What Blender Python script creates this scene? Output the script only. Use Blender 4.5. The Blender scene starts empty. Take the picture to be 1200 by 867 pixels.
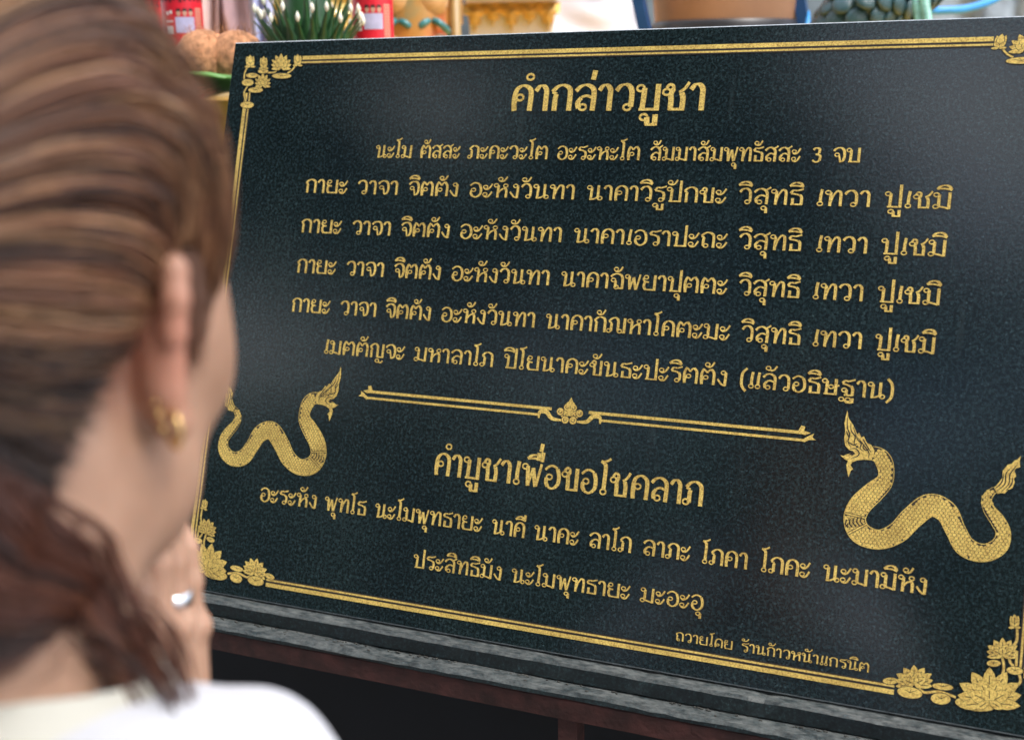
import bpy, bmesh, math, random
import numpy as np
from mathutils import Vector, Matrix, noise
from mathutils.geometry import tessellate_polygon
random.seed(7); rng = np.random.default_rng(7)
scn = bpy.context.scene
COL = scn.collection
# ------------------------------------------------------------------ camera (solved from the photograph)
S = 0.8                                   # metres per sign unit
TH = math.radians(18)                     # the sign leans back
SC = Vector((0, 0, 1.25))                 # sign centre
fN, RX, RY, RZ, TX, TY, TZ = 1.5, -0.108243, 0.407661, 0.118736, 0.082701, -0.008178, 1.673989
def rotm():
    a, b, c = RX, RY, RZ
    Rx = Matrix(((1,0,0),(0,math.cos(a),-math.sin(a)),(0,math.sin(a),math.cos(a))))
    Ry = Matrix(((math.cos(b),0,math.sin(b)),(0,1,0),(-math.sin(b),0,math.cos(b))))
    Rz = Matrix(((math.cos(c),-math.sin(c),0),(math.sin(c),math.cos(c),0),(0,0,1)))
    return Rx @ Ry @ Rz
Rp = rotm(); Tp = Vector((TX, TY, TZ)); Cp = -(Rp.transposed() @ Tp)
EU = Vector((1,0,0)); EV = Vector((0,-math.sin(TH),-math.cos(TH))); EW = Vector((0,math.cos(TH),-math.sin(TH)))
def pw(p): return SC + S*(p[0]*EU + p[1]*EV + p[2]*EW)       # sign coords -> world
def dw(d): return d[0]*EU + d[1]*EV + d[2]*EW
CAM = pw(Cp)
RT = Rp.transposed()
cr, cd, cf = dw(RT @ Vector((1,0,0))), dw(RT @ Vector((0,1,0))), dw(RT @ Vector((0,0,1)))
def ray(px, py): return cr*((px-600)/1500.0) + cd*((py-433.5)/1500.0) + cf
def at(px, py, d): return CAM + ray(px, py)*d                # photo pixel + distance -> world
def onz(px, py, z):                                          # photo pixel on a horizontal plane
    r = ray(px, py); return CAM + r*((z-CAM.z)/r.z)
def P(px, py):                                               # photo pixel -> sign coords (u, v)
    d = RT @ Vector(((px-600)/1500.0, (py-433.5)/1500.0, 1)); s = -Cp.z/d.z
    return (Cp.x+s*d.x, Cp.y+s*d.y)
cam = bpy.data.cameras.new('camera'); camo = bpy.data.objects.new('camera', cam); COL.objects.link(camo)
M = Matrix((cr, -cd, -cf)).transposed().to_4x4(); M.translation = CAM
camo.matrix_world = M
cam.sensor_fit = 'HORIZONTAL'; cam.sensor_width = 36.0; cam.lens = 36.0*1500/1200
cam.clip_start = 0.02; cam.clip_end = 3000
cam.dof.use_dof = True; cam.dof.focus_distance = 1.30; cam.dof.aperture_fstop = 4.9
scn.camera = camo
# ------------------------------------------------------------------ world, sun, exposure
SUN_EL, SUN_AZ = math.radians(58), math.radians(108)         # azimuth from +Y clockwise
world = bpy.data.worlds.new('World'); scn.world = world; world.use_nodes = True
nt = world.node_tree; bg = nt.nodes['Background']
sky = nt.nodes.new('ShaderNodeTexSky'); sky.sky_type = 'NISHITA'; sky.sun_disc = False
sky.sun_elevation = SUN_EL; sky.sun_rotation = SUN_AZ; sky.air_density = 1.0; sky.dust_density = 3.0; sky.ozone_density = 1.0
wc = nt.nodes.new('ShaderNodeTexCoord'); wm = nt.nodes.new('ShaderNodeMapping'); wm.inputs['Scale'].default_value = (1,1,2.2); wn = nt.nodes.new('ShaderNodeTexNoise'); wn.inputs['Scale'].default_value = 2.6; wn.inputs['Detail'].default_value = 6
wr = nt.nodes.new('ShaderNodeValToRGB'); wr.color_ramp.elements[0].position = .40; wr.color_ramp.elements[1].position = .62; wx = nt.nodes.new('ShaderNodeMix'); wx.data_type = 'RGBA'
nt.links.new(wc.outputs['Generated'], wm.inputs[0]); nt.links.new(wm.outputs[0], wn.inputs[0]); nt.links.new(wn.outputs[0], wr.inputs[0]); nt.links.new(wr.outputs[0], wx.inputs[0])
nt.links.new(sky.outputs[0], wx.inputs[6]); wx.inputs[7].default_value = (8.6,8.7,9.0,1)     # broken white cloud over the sky
nt.links.new(wx.outputs[2], bg.inputs[0]); bg.inputs[1].default_value = 0.15
sun = bpy.data.lights.new('sun', 'SUN'); sun.energy = 1.5; sun.angle = math.radians(12); sun.color = (1, .96, .9)
suno = bpy.data.objects.new('sun', sun); COL.objects.link(suno)
sd = Vector((math.sin(SUN_AZ)*math.cos(SUN_EL), math.cos(SUN_AZ)*math.cos(SUN_EL), math.sin(SUN_EL)))
suno.rotation_euler = sd.to_track_quat('Z', 'Y').to_euler(); suno.location = (0, 0, 6)
scn.view_settings.view_transform = 'Standard'; scn.view_settings.look = 'None'
scn.view_settings.exposure = 1.12; scn.view_settings.gamma = 1.0
scn.render.engine = 'CYCLES'
# ------------------------------------------------------------------ helpers
def link(o, parent=None):
    COL.objects.link(o)
    if parent is not None: o.parent = parent
    return o
def empty(name, loc=(0,0,0), rot=(0,0,0)):
    o = bpy.data.objects.new(name, None); o.location = loc; o.rotation_euler = rot; o.empty_display_size = .05
    return link(o)
def tag(o, label, cat, group=None, kind=None):
    if label: o['label'] = label
    if cat: o['category'] = cat
    if group: o['group'] = group
    if kind: o['kind'] = kind
    return o
def mesh(name, v, f, m, parent=None, smooth=False, mi=None):
    me = bpy.data.meshes.new(name); me.from_pydata([tuple(p) for p in v], [], [tuple(q) for q in f])
    for mm in (m if isinstance(m, (list, tuple)) else [m]): me.materials.append(mm)
    if smooth: me.polygons.foreach_set('use_smooth', [True]*len(me.polygons))
    if mi is not None: me.polygons.foreach_set('material_index', mi)
    me.update()
    return link(bpy.data.objects.new(name, me), parent)
class MB:
    def __init__(s): s.v = []; s.f = []
    def box(s, c, d, R=None):
        n = len(s.v); c = Vector(c)
        for i in (-1,1):
            for j in (-1,1):
                for k in (-1,1):
                    p = Vector((i*d[0]/2, j*d[1]/2, k*d[2]/2)); s.v.append(c + (R @ p if R else p))
        for q in ((0,1,3,2),(4,6,7,5),(0,4,5,1),(2,3,7,6),(0,2,6,4),(1,5,7,3)): s.f.append([n+a for a in q])
    def lathe(s, c, prof, seg=32, R=None):
        n = len(s.v); c = Vector(c)
        for r, z in prof:
            for i in range(seg):
                a = 2*math.pi*i/seg; p = Vector((r*math.cos(a), r*math.sin(a), z)); s.v.append(c + (R @ p if R else p))
        for k in range(len(prof)-1):
            for i in range(seg):
                j = (i+1) % seg; s.f.append([n+k*seg+i, n+k*seg+j, n+(k+1)*seg+j, n+(k+1)*seg+i])
    def tube(s, pts, rad, seg=8, cap=True):
        pts = [Vector(p) for p in pts]; n = len(s.v); m = len(pts)
        rad = rad if isinstance(rad, (list, tuple)) else [rad]*m
        up = Vector((0,0,1)); pn = None
        for k, p in enumerate(pts):
            t = (pts[min(k+1, m-1)] - pts[max(k-1, 0)]).normalized()
            if pn is None: pn = t.orthogonal().normalized()
            pn = (pn - t*pn.dot(t)).normalized(); b = t.cross(pn)
            for i in range(seg):
                a = 2*math.pi*i/seg; s.v.append(p + (pn*math.cos(a) + b*math.sin(a))*rad[k])
        for k in range(m-1):
            for i in range(seg):
                j = (i+1) % seg; s.f.append([n+k*seg+i, n+k*seg+j, n+(k+1)*seg+j, n+(k+1)*seg+i])
        if cap:
            s.f.append([n+i for i in range(seg)][::-1]); s.f.append([n+(m-1)*seg+i for i in range(seg)])
    def ball(s, c, r, seg=12, rings=8, R=None):
        r = r if isinstance(r, (list, tuple)) else (r, r, r); n = len(s.v); c = Vector(c)
        for k in range(rings+1):
            t = math.pi*k/rings
            for i in range(seg):
                a = 2*math.pi*i/seg; p = Vector((r[0]*math.sin(t)*math.cos(a), r[1]*math.sin(t)*math.sin(a), r[2]*math.cos(t)))
                s.v.append(c + (R @ p if R else p))
        for k in range(rings):
            for i in range(seg):
                j = (i+1) % seg; s.f.append([n+k*seg+i, n+(k+1)*seg+i, n+(k+1)*seg+j, n+k*seg+j])
    def build(s, name, m, parent=None, smooth=False): return mesh(name, s.v, s.f, m, parent, smooth)
def cr_spline(pts, n=8, closed=False):
    out = []; m = len(pts); dim = len(pts[0])
    segs = m if closed else m-1
    for i in range(segs):
        if closed: a, b, c, d = pts[(i-1)%m], pts[i], pts[(i+1)%m], pts[(i+2)%m]
        else: a, b, c, d = pts[max(i-1,0)], pts[i], pts[i+1], pts[min(i+2,m-1)]
        for k in range(n):
            t = k/n
            out.append([0.5*((2*b[j]) + (-a[j]+c[j])*t + (2*a[j]-5*b[j]+4*c[j]-d[j])*t*t + (-a[j]+3*b[j]-3*c[j]+d[j])*t**3) for j in range(dim)])
    if not closed: out.append(list(pts[-1]))
    return out
# ------------------------------------------------------------------ materials
def newmat(name):
    m = bpy.data.materials.new(name); m.use_nodes = True
    return m, m.node_tree, m.node_tree.nodes['Principled BSDF']
def nd(t, typ, **kw):
    n = t.nodes.new(typ)
    for k, v in kw.items():
        if k in n.inputs: n.inputs[k].default_value = v
        else: setattr(n, k, v)
    return n
def ramp(t, src, stops):
    r = t.nodes.new('ShaderNodeValToRGB'); t.links.new(src, r.inputs[0])
    e = r.color_ramp.elements
    while len(e) < len(stops): e.new(0.5)
    for i, (p, c) in enumerate(stops):
        e[i].position = p; e[i].color = (*c, 1) if len(c) == 3 else c
    return r
def mixc(t, fac, a, b, mode='MIX'):
    m = t.nodes.new('ShaderNodeMix'); m.data_type = 'RGBA'; m.blend_type = mode
    for s, v in ((m.inputs[0], fac), (m.inputs[6], a), (m.inputs[7], b)):
        if hasattr(v, 'links'): t.links.new(v, s)
        elif isinstance(v, (int, float)): s.default_value = v
        else: s.default_value = (*v, 1)
    return m.outputs[2]
def simple(name, col, rough=.6, var=.25, scale=20, metal=0, bump=0, bscale=None, sss=0, spec=.5, coat=0):
    m, t, b = newmat(name)
    tc = nd(t, 'ShaderNodeTexCoord'); n = nd(t, 'ShaderNodeTexNoise', Scale=scale, Detail=6.0)
    t.links.new(tc.outputs['Object'], n.inputs['Vector'])
    lo = tuple(c*(1-var) for c in col); hi = tuple(min(1, c*(1+var)) for c in col)
    r = ramp(t, n.outputs[0], [(.3, lo), (.7, hi)]); t.links.new(r.outputs[0], b.inputs['Base Color'])
    b.inputs['Roughness'].default_value = rough; b.inputs['Metallic'].default_value = metal
    b.inputs['Specular IOR Level'].default_value = spec
    if coat: b.inputs['Coat Weight'].default_value = coat
    if sss:
        b.inputs['Subsurface Weight'].default_value = sss; b.inputs['Subsurface Radius'].default_value = (.012,.005,.003); b.inputs['Subsurface Scale'].default_value = 1
    if bump:
        n2 = nd(t, 'ShaderNodeTexNoise', Scale=bscale or scale*3, Detail=5.0); t.links.new(tc.outputs['Object'], n2.inputs['Vector'])
        bp = nd(t, 'ShaderNodeBump', Strength=bump, Distance=.002); t.links.new(n2.outputs[0], bp.inputs['Height']); t.links.new(bp.outputs[0], b.inputs['Normal'])
    return m
def granite(name, dusty=0.0, rough=.10):
    m, t, b = newmat(name); L = t.links.new
    tc = nd(t, 'ShaderNodeTexCoord')
    n1 = nd(t, 'ShaderNodeTexNoise', Scale=300.0, Detail=7.0, Roughness=.66); L(tc.outputs['Object'], n1.inputs['Vector'])
    n2 = nd(t, 'ShaderNodeTexNoise', Scale=7.0, Detail=5.0, Roughness=.6); L(tc.outputs['Object'], n2.inputs['Vector'])
    n3 = nd(t, 'ShaderNodeTexVoronoi', Scale=300.0); dn = nd(t, 'ShaderNodeTexNoise', Scale=400.0, Detail=2.0); L(tc.outputs['Object'], dn.inputs['Vector']); L(mixc(t, .004, tc.outputs['Object'], dn.outputs['Color'], 'ADD'), n3.inputs['Vector'])
    fl = ramp(t, n1.outputs[0], [(.38, (.005,.008,.009)), (.52, (.011,.018,.020)), (.62, (.021,.034,.037)), (.74, (.06,.085,.09))])
    fl2 = ramp(t, n3.outputs['Distance'], [(.0, (.085,.115,.12)), (.18, (.03,.042,.045)), (.42, (.0,.0,.0))])
    sel = ramp(t, n3.outputs['Color'], [(.50, (0,0,0)), (.85, (1,1,1))])
    a = mixc(t, sel.outputs[0], (0,0,0), fl2.outputs[0])
    c = mixc(t, 1.0, fl.outputs[0], a, 'ADD')
    # broad tone changes and grey water spots / dust
    tone = ramp(t, n2.outputs[0], [(.3, (.6,.7,.78)), (.7, (1.2,1.25,1.2))])
    c = mixc(t, 1.0, c, tone.outputs[0], 'MULTIPLY'); c = mixc(t, 1.0, c, (.80,.87,.92), 'MULTIPLY')
    mp = nd(t, 'ShaderNodeMapping'); mp.inputs['Scale'].default_value = (60, 60, 6); L(tc.outputs['Object'], mp.inputs['Vector'])
    n4 = nd(t, 'ShaderNodeTexNoise', Scale=1.0, Detail=4.0); L(mp.outputs[0], n4.inputs['Vector'])
    dr = ramp(t, n4.outputs[0], [(.64, (0,0,0)), (.80, (.22,.22,.22))])
    c = mixc(t, dr.outputs[0], c, (.05,.06,.062))
    if dusty:
        n5 = nd(t, 'ShaderNodeTexNoise', Scale=150.0, Detail=9.0, Roughness=.78); mp2 = nd(t, 'ShaderNodeMapping'); mp2.inputs['Scale'].default_value = (.45,1,1)
        L(tc.outputs['Object'], mp2.inputs['Vector']); L(mp2.outputs[0], n5.inputs['Vector'])
        d = ramp(t, n5.outputs[0], [(.40, (dusty*.08,)*3), (.64, (dusty,)*3)])
        ge = nd(t, 'ShaderNodeNewGeometry'); sx_ = nd(t, 'ShaderNodeSeparateXYZ'); L(ge.outputs['Normal'], sx_.inputs[0])
        up_ = nd(t, 'ShaderNodeMapRange'); up_.inputs[1].default_value = .25; up_.inputs[2].default_value = .8; L(sx_.outputs[2], up_.inputs[0])
        mu = nd(t, 'ShaderNodeMath', operation='MULTIPLY'); L(up_.outputs[0], mu.inputs[0]); L(d.outputs[0], mu.inputs[1])
        c = mixc(t, mu.outputs[0], c, (.15,.16,.155))
        b.inputs['Roughness'].default_value = .5
    else:
        rr = nd(t, 'ShaderNodeMapRange'); rr.inputs[3].default_value = rough*.7; rr.inputs[4].default_value = rough*1.6
        L(n2.outputs[0], rr.inputs[0]); L(rr.outputs[0], b.inputs['Roughness'])
    L(c, b.inputs['Base Color'])
    bp = nd(t, 'ShaderNodeBump', Strength=.17, Distance=.0006); L(n1.outputs[0], bp.inputs['Height']); L(bp.outputs[0], b.inputs['Normal'])
    return m
def goldpaint(name, base=(.76,.54,.15), dark=(.36,.20,.04)):
    m, t, b = newmat(name); L = t.links.new
    tc = nd(t, 'ShaderNodeTexCoord')
    n = nd(t, 'ShaderNodeTexNoise', Scale=600.0, Detail=5.0, Roughness=.7); L(tc.outputs['Object'], n.inputs['Vector'])
    n2 = nd(t, 'ShaderNodeTexNoise', Scale=22.0, Detail=3.0); L(tc.outputs['Object'], n2.inputs['Vector'])
    r = ramp(t, n.outputs[0], [(.34, dark), (.50, base), (.68, tuple(min(1, c*1.45) for c in base))])
    r2 = ramp(t, n2.outputs[0], [(.35, (.82,.80,.78)), (.65, (1.1,1.1,1.1))])
    L(mixc(t, 1.0, r.outputs[0], r2.outputs[0], 'MULTIPLY'), b.inputs['Base Color'])
    b.inputs['Metallic'].default_value = .35; b.inputs['Roughness'].default_value = .42
    bp = nd(t, 'ShaderNodeBump', Strength=.5, Distance=.0005); L(n.outputs[0], bp.inputs['Height']); L(bp.outputs[0], b.inputs['Normal'])
    return m
M_GRAN = granite('black_granite'); M_LEDGE = granite('dusty_granite', dusty=.9)
M_GOLD = goldpaint('gold_paint'); M_GROOVE = simple('engraved_groove', (.016,.010,.007), .7, .4, 300)
M_GRANE = simple('sawn_granite', (.30,.32,.33), .6, .5, 120)

# ================================================================== THE SIGN
sign = empty('prayer_sign', SC, (-TH, 0, 0))
tag(sign, 'black granite slab with gold engraved Thai prayer text, lotus corners and two serpents', 'sign')
def sl(u, v, h=0.0): return (u*S, -h, -v*S)              # sign coords + height above face -> local
U0, U1, V0, V1 = -.607, .607, -.4475, .3747
mb = MB(); b_ = .0015
mb.box(((U0+U1)/2*S, .0125+.001, -(V0+V1)/2*S), ((U1-U0)*S, .023, (V1-V0)*S)); mb.build('slab_body', M_GRANE, sign)
v = [sl(U0,V0,-.002), sl(U1,V0,-.002), sl(U1,V1,-.002), sl(U0,V1,-.002)]
e = .0016/S
v2 = [sl(U0+e,V0+e,0), sl(U1-e,V0+e,0), sl(U1-e,V1-e,0), sl(U0+e,V1-e,0)]
mesh('polished_face', v2, [(0,1,2,3)], M_GRAN, sign)
mesh('bevelled_edge', v+v2, [(0,1,5,4),(1,2,6,5),(2,3,7,6),(3,0,4,7)], simple('bevel_granite', (.28,.31,.33), .25, .3, 200), sign)
# --- flat shapes on the face
ZB = .00050
class Flat:
    """gold shapes and darker grooves laid on the sign face, each a hair above the last"""
    def __init__(s): s.v = []; s.f = []; s.mi = []; s.z = ZB; s.zg = .00008
    def add(s, pts, m=0):
        n = len(s.v)
        tri = tessellate_polygon([[Vector((p[0], p[1], 0)) for p in pts]])
        for p in pts: s.v.append(sl(p[0], p[1], s.z))
        for t in tri: s.f.append([n+i for i in t]); s.mi.append(m)
        s.z += 4e-6
    def ribbon(s, pts, ws, m=0):
        n = len(s.v); k = len(pts)
        for i in range(k):
            a = pts[max(i-1,0)]; b = pts[min(i+1,k-1)]; dx, dy = b[0]-a[0], b[1]-a[1]; l = math.hypot(dx, dy) or 1
            nx, ny = -dy/l, dx/l; w = ws[i]/2
            s.v.append(sl(pts[i][0]+nx*w, pts[i][1]+ny*w, s.z)); s.v.append(sl(pts[i][0]-nx*w, pts[i][1]-ny*w, s.z))
        for i in range(k-1): s.f.append([n+2*i, n+2*i+1, n+2*i+3, n+2*i+2]); s.mi.append(m)
        s.z += 4e-6
    def build(s, name, parent): return mesh(name, s.v, s.f, [M_GOLD, M_GROOVE], parent, mi=s.mi)
# --- Thai lettering: pen strokes with loops.  o x y = loop;  s / t = smooth stroke, thick / thin pen
G = {
'ก':(.76,'s .16 0 .16 .5 .2 .66;t .2 .66 .05 .73;s .05 .74 .2 .93 .38 1 .57 .9 .63 .68 .63 0'),
'ข':(.76,'o .13 .70;t .11 .84 .2 .98 .31 .93 .33 .8;s .33 .82 .26 .62 .28 .4 .28 .03;t .22 .05 .6 .05;s .62 .0 .62 1'),
'ค':(.76,'o .28 .53;t .18 .5 .14 .3 .12 .06;s .13 0 .1 .35 .12 .7 .2 .9 .37 1 .56 .9 .64 .68 .63 0'),
'ฅ':(.76,'o .3 .5'),
'ง':(.58,'o .32 .84;s .44 .86 .44 .5 .42 .0;t .44 .02 .26 .1 .05 .42'),
'จ':(.70,'o .22 .52;t .33 .5 .37 .25 .4 .04;s .38 .03 .54 .12 .61 .4 .59 .75 .48 .96 .3 1 .14 .92 .04 .78'),
'ฉ':(.80,'o .2 .58;s .31 .56 .32 .3 .32 .1;o .38 .12;t .44 .06 .68 .04;s .68 .0 .69 .55 .62 .88 .42 1 .2 .95 .05 .78'),
'ช':(.82,'o .13 .70;t .11 .84 .2 .98 .31 .93 .33 .8;s .33 .82 .26 .62 .28 .4 .28 .03;t .22 .05 .58 .05;s .62 .0 .63 .45 .58 .66;t .5 .68 .66 .82 .78 1.06'),
'ญ':(1.0,'s .15 0 .15 .5 .2 .66;t .2 .66 .05 .73;s .05 .74 .2 .93 .35 1 .48 .9 .53 .7 .53 .06;t .5 .05 .8 .05;s .86 .0 .86 1;o .55 -.22;t .62 -.3 .78 -.34 .9 -.2'),
'ฐ':(.74,'s .1 .78 .22 .94 .4 .9;t .4 .92 .68 1.04;t .1 .76 .35 .68 .5 .6;s .5 .62 .58 .45 .58 .04;o .2 .36;s .3 .38 .3 .04;t .2 .05 .6 .05;o .1 -.22;t .2 -.2 .3 -.36;o .4 -.22;s .6 -.12 .6 -.42;t .3 -.4 .6 -.4'),
'ณ':(1.06,'o .1 .13;s .22 .1 .22 .5 .24 .64;t .24 .66 .08 .73;s .08 .74 .22 .93 .4 1 .54 .9 .58 .7 .58 .14;o .68 .13;t .76 .08 .94 .04;s .92 0 .92 1'),
'ด':(.76,'o .3 .3;t .2 .25 .13 .04;s .13 0 .1 .35 .12 .7 .2 .9 .37 1 .56 .9 .64 .68 .63 0'),
'ต':(.86,'o .32 .46;t .22 .42 .17 .28 .14 .06;s .14 0 .10 .4 .12 .75 .2 .98;t .16 1 .28 .92 .38 .76;t .38 .76 .5 .95 .6 .99;s .58 1 .7 .82 .73 .6 .72 0'),
'ถ':(.78,'o .28 .13;s .16 .1 .16 .5 .21 .66;t .21 .66 .05 .73;s .05 .74 .2 .93 .38 1 .57 .9 .64 .68 .64 0'),
'ท':(.80,'o .13 .85;s .25 .86 .24 .4 .23 0;t .23 .04 .34 .6 .5 .96;s .5 .97 .63 .9 .67 .7 .67 0'),
'ธ':(.70,'s .08 .74 .18 .93 .36 .92;t .36 .92 .64 1.03;t .08 .73 .3 .7 .46 .64;s .48 .65 .57 .5 .57 .03;t .62 .05 .1 .05;s .18 .0 .18 .44'),
'น':(.84,'o .13 .85;s .25 .86 .24 .4 .22 0;t .18 .03 .4 .08 .56 .2;o .68 .13;s .58 .1 .58 1'),
'บ':(.80,'o .13 .85;s .25 .86 .24 .4 .22 0;t .12 .05 .66 .05;s .66 .0 .66 1'),
'ป':(.80,'o .13 .85;s .25 .86 .24 .4 .22 0;t .12 .05 .66 .05;s .66 .0 .66 1.42'),
'พ':(.92,'o .13 .85;s .24 .88 .26 .5 .3 0;t .3 .03 .46 .8;s .46 .82 .62 .0;t .64 .02 .8 1.02'),
'ภ':(.80,'o .12 .13;s .24 .1 .24 .5 .27 .64;t .26 .66 .1 .73;s .1 .74 .24 .93 .42 1 .6 .9 .67 .68 .67 0'),
'ม':(.82,'o .13 .85;s .25 .86 .24 .5 .24 .14;o .13 .13;t .22 .15 .45 .1 .66 .02;s .66 .0 .67 1'),
'ย':(.80,'o .2 .86;t .1 .86 .07 .68 .2 .57 .36 .54;s .16 .56 .11 .35 .14 .15 .22 .04;t .14 .05 .62 .05;s .66 .0 .66 1'),
'ร':(.64,'s .08 .74 .18 .93 .36 .92;t .36 .92 .62 1.03;t .08 .73 .3 .7 .44 .62;s .45 .64 .52 .45 .5 .13;o .39 .13'),
'ล':(.76,'o .3 .14;s .18 .1 .14 .32 .24 .5;t .24 .52 .4 .58 .6 .5;s .05 .76 .18 .93 .36 1 .55 .9 .63 .68 .62 0'),
'ว':(.66,'s .05 .76 .16 .94 .32 1 .46 .9 .53 .68 .53 .14;o .42 .13'),
'ษ':(.86,'o .13 .85;s .25 .86 .24 .4 .22 0;t .12 .05 .66 .05;s .66 .0 .66 1;o .44 .5;t .5 .42 .82 .62'),
'ส':(.80,'o .3 .14;s .18 .1 .14 .32 .24 .5;t .24 .52 .4 .58 .6 .5;s .05 .76 .18 .93 .36 1 .55 .88 .63 .66 .62 0;t .5 .9 .62 .96 .78 1.1'),
'ห':(.82,'o .13 .85;s .25 .86 .24 .4 .23 0;t .25 .3 .4 .55 .56 .66;o .62 .84;s .56 .7 .67 .5 .67 0'),
'อ':(.74,'o .24 .5;s .13 .46 .12 .25 .2 .08;t .2 .07 .36 .0 .5 .06;s .5 .06 .62 .25 .63 .6 .55 .88;t .55 .9 .36 1 .2 .96 .05 .8'),
'ะ':(.56,'o .13 .72;t .06 .64 .18 .55 .34 .66 .48 .95;o .13 .2;t .06 .1 .2 .02 .34 .1 .48 .4'),
'า':(.52,'s .03 .78 .14 .96 .27 .97 .37 .82 .38 .6 .38 0'),
'ำ':(.52,'s .03 .78 .14 .96 .27 .97 .37 .82 .38 .6 .38 0;o -.2 1.34'),
'เ':(.38,'s .24 1.04 .2 .6 .2 .22;o .19 .13'),
'แ':(.70,'s .24 1.04 .2 .6 .2 .22;o .19 .13;s .56 1.04 .52 .6 .52 .22;o .51 .13'),
'โ':(.46,'t .42 1.58 .26 1.46 .04 1.42;s .04 1.44 .18 1.34 .24 1.15 .23 .22;o .22 .13'),
'3':(.56,'s .08 .84 .2 .98 .38 .9 .36 .62;t .36 .6 .2 .54;s .2 .54 .42 .44 .4 .1;t .4 .08 .22 0 .06 .14'),
'(':(.40,'s .34 1.25 .14 .95 .1 .5 .14 .1 .34 -.22'),
')':(.40,'s .04 1.25 .24 .95 .28 .5 .24 .1 .04 -.22'),
}
UP = {   # marks relative to the right edge of the last consonant
'ั':'o -.5 1.3;t -.56 1.2 -.42 1.14 -.28 1.22 -.16 1.48',
'ิ':'t -.68 1.2 -.5 1.24 -.26 1.22 -.08 1.14;s -.68 1.2 -.54 1.38 -.36 1.44 -.18 1.36 -.1 1.16',
'ี':'t -.68 1.2 -.5 1.24 -.26 1.22 -.08 1.14;s -.68 1.2 -.54 1.36 -.36 1.42 -.2 1.32;s -.12 1.12 -.1 1.56',
'ื':'t -.72 1.2 -.5 1.24 -.26 1.22 -.08 1.14;s -.72 1.2 -.56 1.36 -.36 1.4;s -.28 1.16 -.27 1.5;s -.12 1.12 -.1 1.54',
'ุ':'o -.28 -.24;s -.17 -.22 -.17 -.56',
'ู':'o -.5 -.24;s -.4 -.24 -.38 -.52;t -.44 -.52 -.12 -.52;s -.15 -.14 -.15 -.56',
'่':'s -.16 1.56 -.2 1.2', '้':'o -.5 1.36;t -.5 1.24 -.3 1.24;t -.36 1.2 -.2 1.3 -.08 1.52'}
def draw_glyph(F, spec, X, Y, x0, y0, sx, sy, dy=0):
    small = sy < .03
    """X,Y in plane units: u = X + ..., baseline v at that u is Y"""
    T_, t_ = (.18, .07) if small else (.205, .075)
    def put(pts, ws):
        q_ = [(x0+p[0]*sx, y0-(p[1]+dy)*sy) for p in pts]; z = F.z; F.z = F.zg; F.ribbon(q_, [w*sy+.0016 for w in ws], 1); F.zg += 7e-7
        F.z = z; F.ribbon(q_, [w*sy for w in ws])
    for st in spec.split(';'):
        a = st.split(); k = a[0]; q = [float(z) for z in a[1:]]
        if k == 'o':
            n = 13; pts = [(q[0]+.115*math.cos(2*math.pi*i/(n-1)), q[1]+.115*math.sin(2*math.pi*i/(n-1))) for i in range(n)]
            put(pts, [.072 if small else .085]*n); continue
        pts = [(q[i], q[i+1]) for i in range(0, len(q), 2)]
        pts = cr_spline(pts, 5) if len(pts) > 2 else pts
        ws = []
        for i in range(len(pts)):
            A, B = pts[max(i-1,0)], pts[min(i+1,len(pts)-1)]; an = math.atan2(B[1]-A[1], B[0]-A[0])
            w = abs(math.sin(an-math.radians(8)))**1.3
            ws.append(t_+.02 + ((.10 if k == 't' else T_)-t_)*w if k == 't' else t_ + (T_-t_)*w)
        put(pts, ws)
def text_line(words, xl, yl, xr, yr, xt, yb, yt, name='lettering'):
    F = Flat()
    ul, vl = P(xl, yl); ur, vr = P(xr, yr)
    h = abs(P(xt, yb)[1]-P(xt, yt)[1])
    for w, a, b in words:
        adv = 0; n = len(w); items = []
        for ch in w:
            if ch in G: items.append((ch, adv, None)); adv += G[ch][0]; last = adv
            else: items.append((ch, last, 1))
        adv -= .08
        ya = yl + (yr-yl)*(a-xl)/(xr-xl); yb_ = yl + (yr-yl)*(b-xl)/(xr-xl)
        ua, ub = P(a, ya)[0], P(b, yb_)[0]
        sx = (ub-ua)/adv
        prev = ''
        for ch, x, up in items:
            u0 = ua + x*sx; vb = vl + (vr-vl)*((u0-ul)/(ur-ul))
            if up:
                dy = 0; xx = u0
                if ch in '่้' and prev in 'ิีืั': dy = .36
                if prev == 'ป' and ch in 'ิีืั': xx -= .16*sx
                draw_glyph(F, UP[ch], 0, 0, xx, vb, sx, h, dy)
            else: draw_glyph(F, G[ch][1], 0, 0, u0, vb, sx, h)
            prev = ch
    F.build(name, sign)
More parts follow.
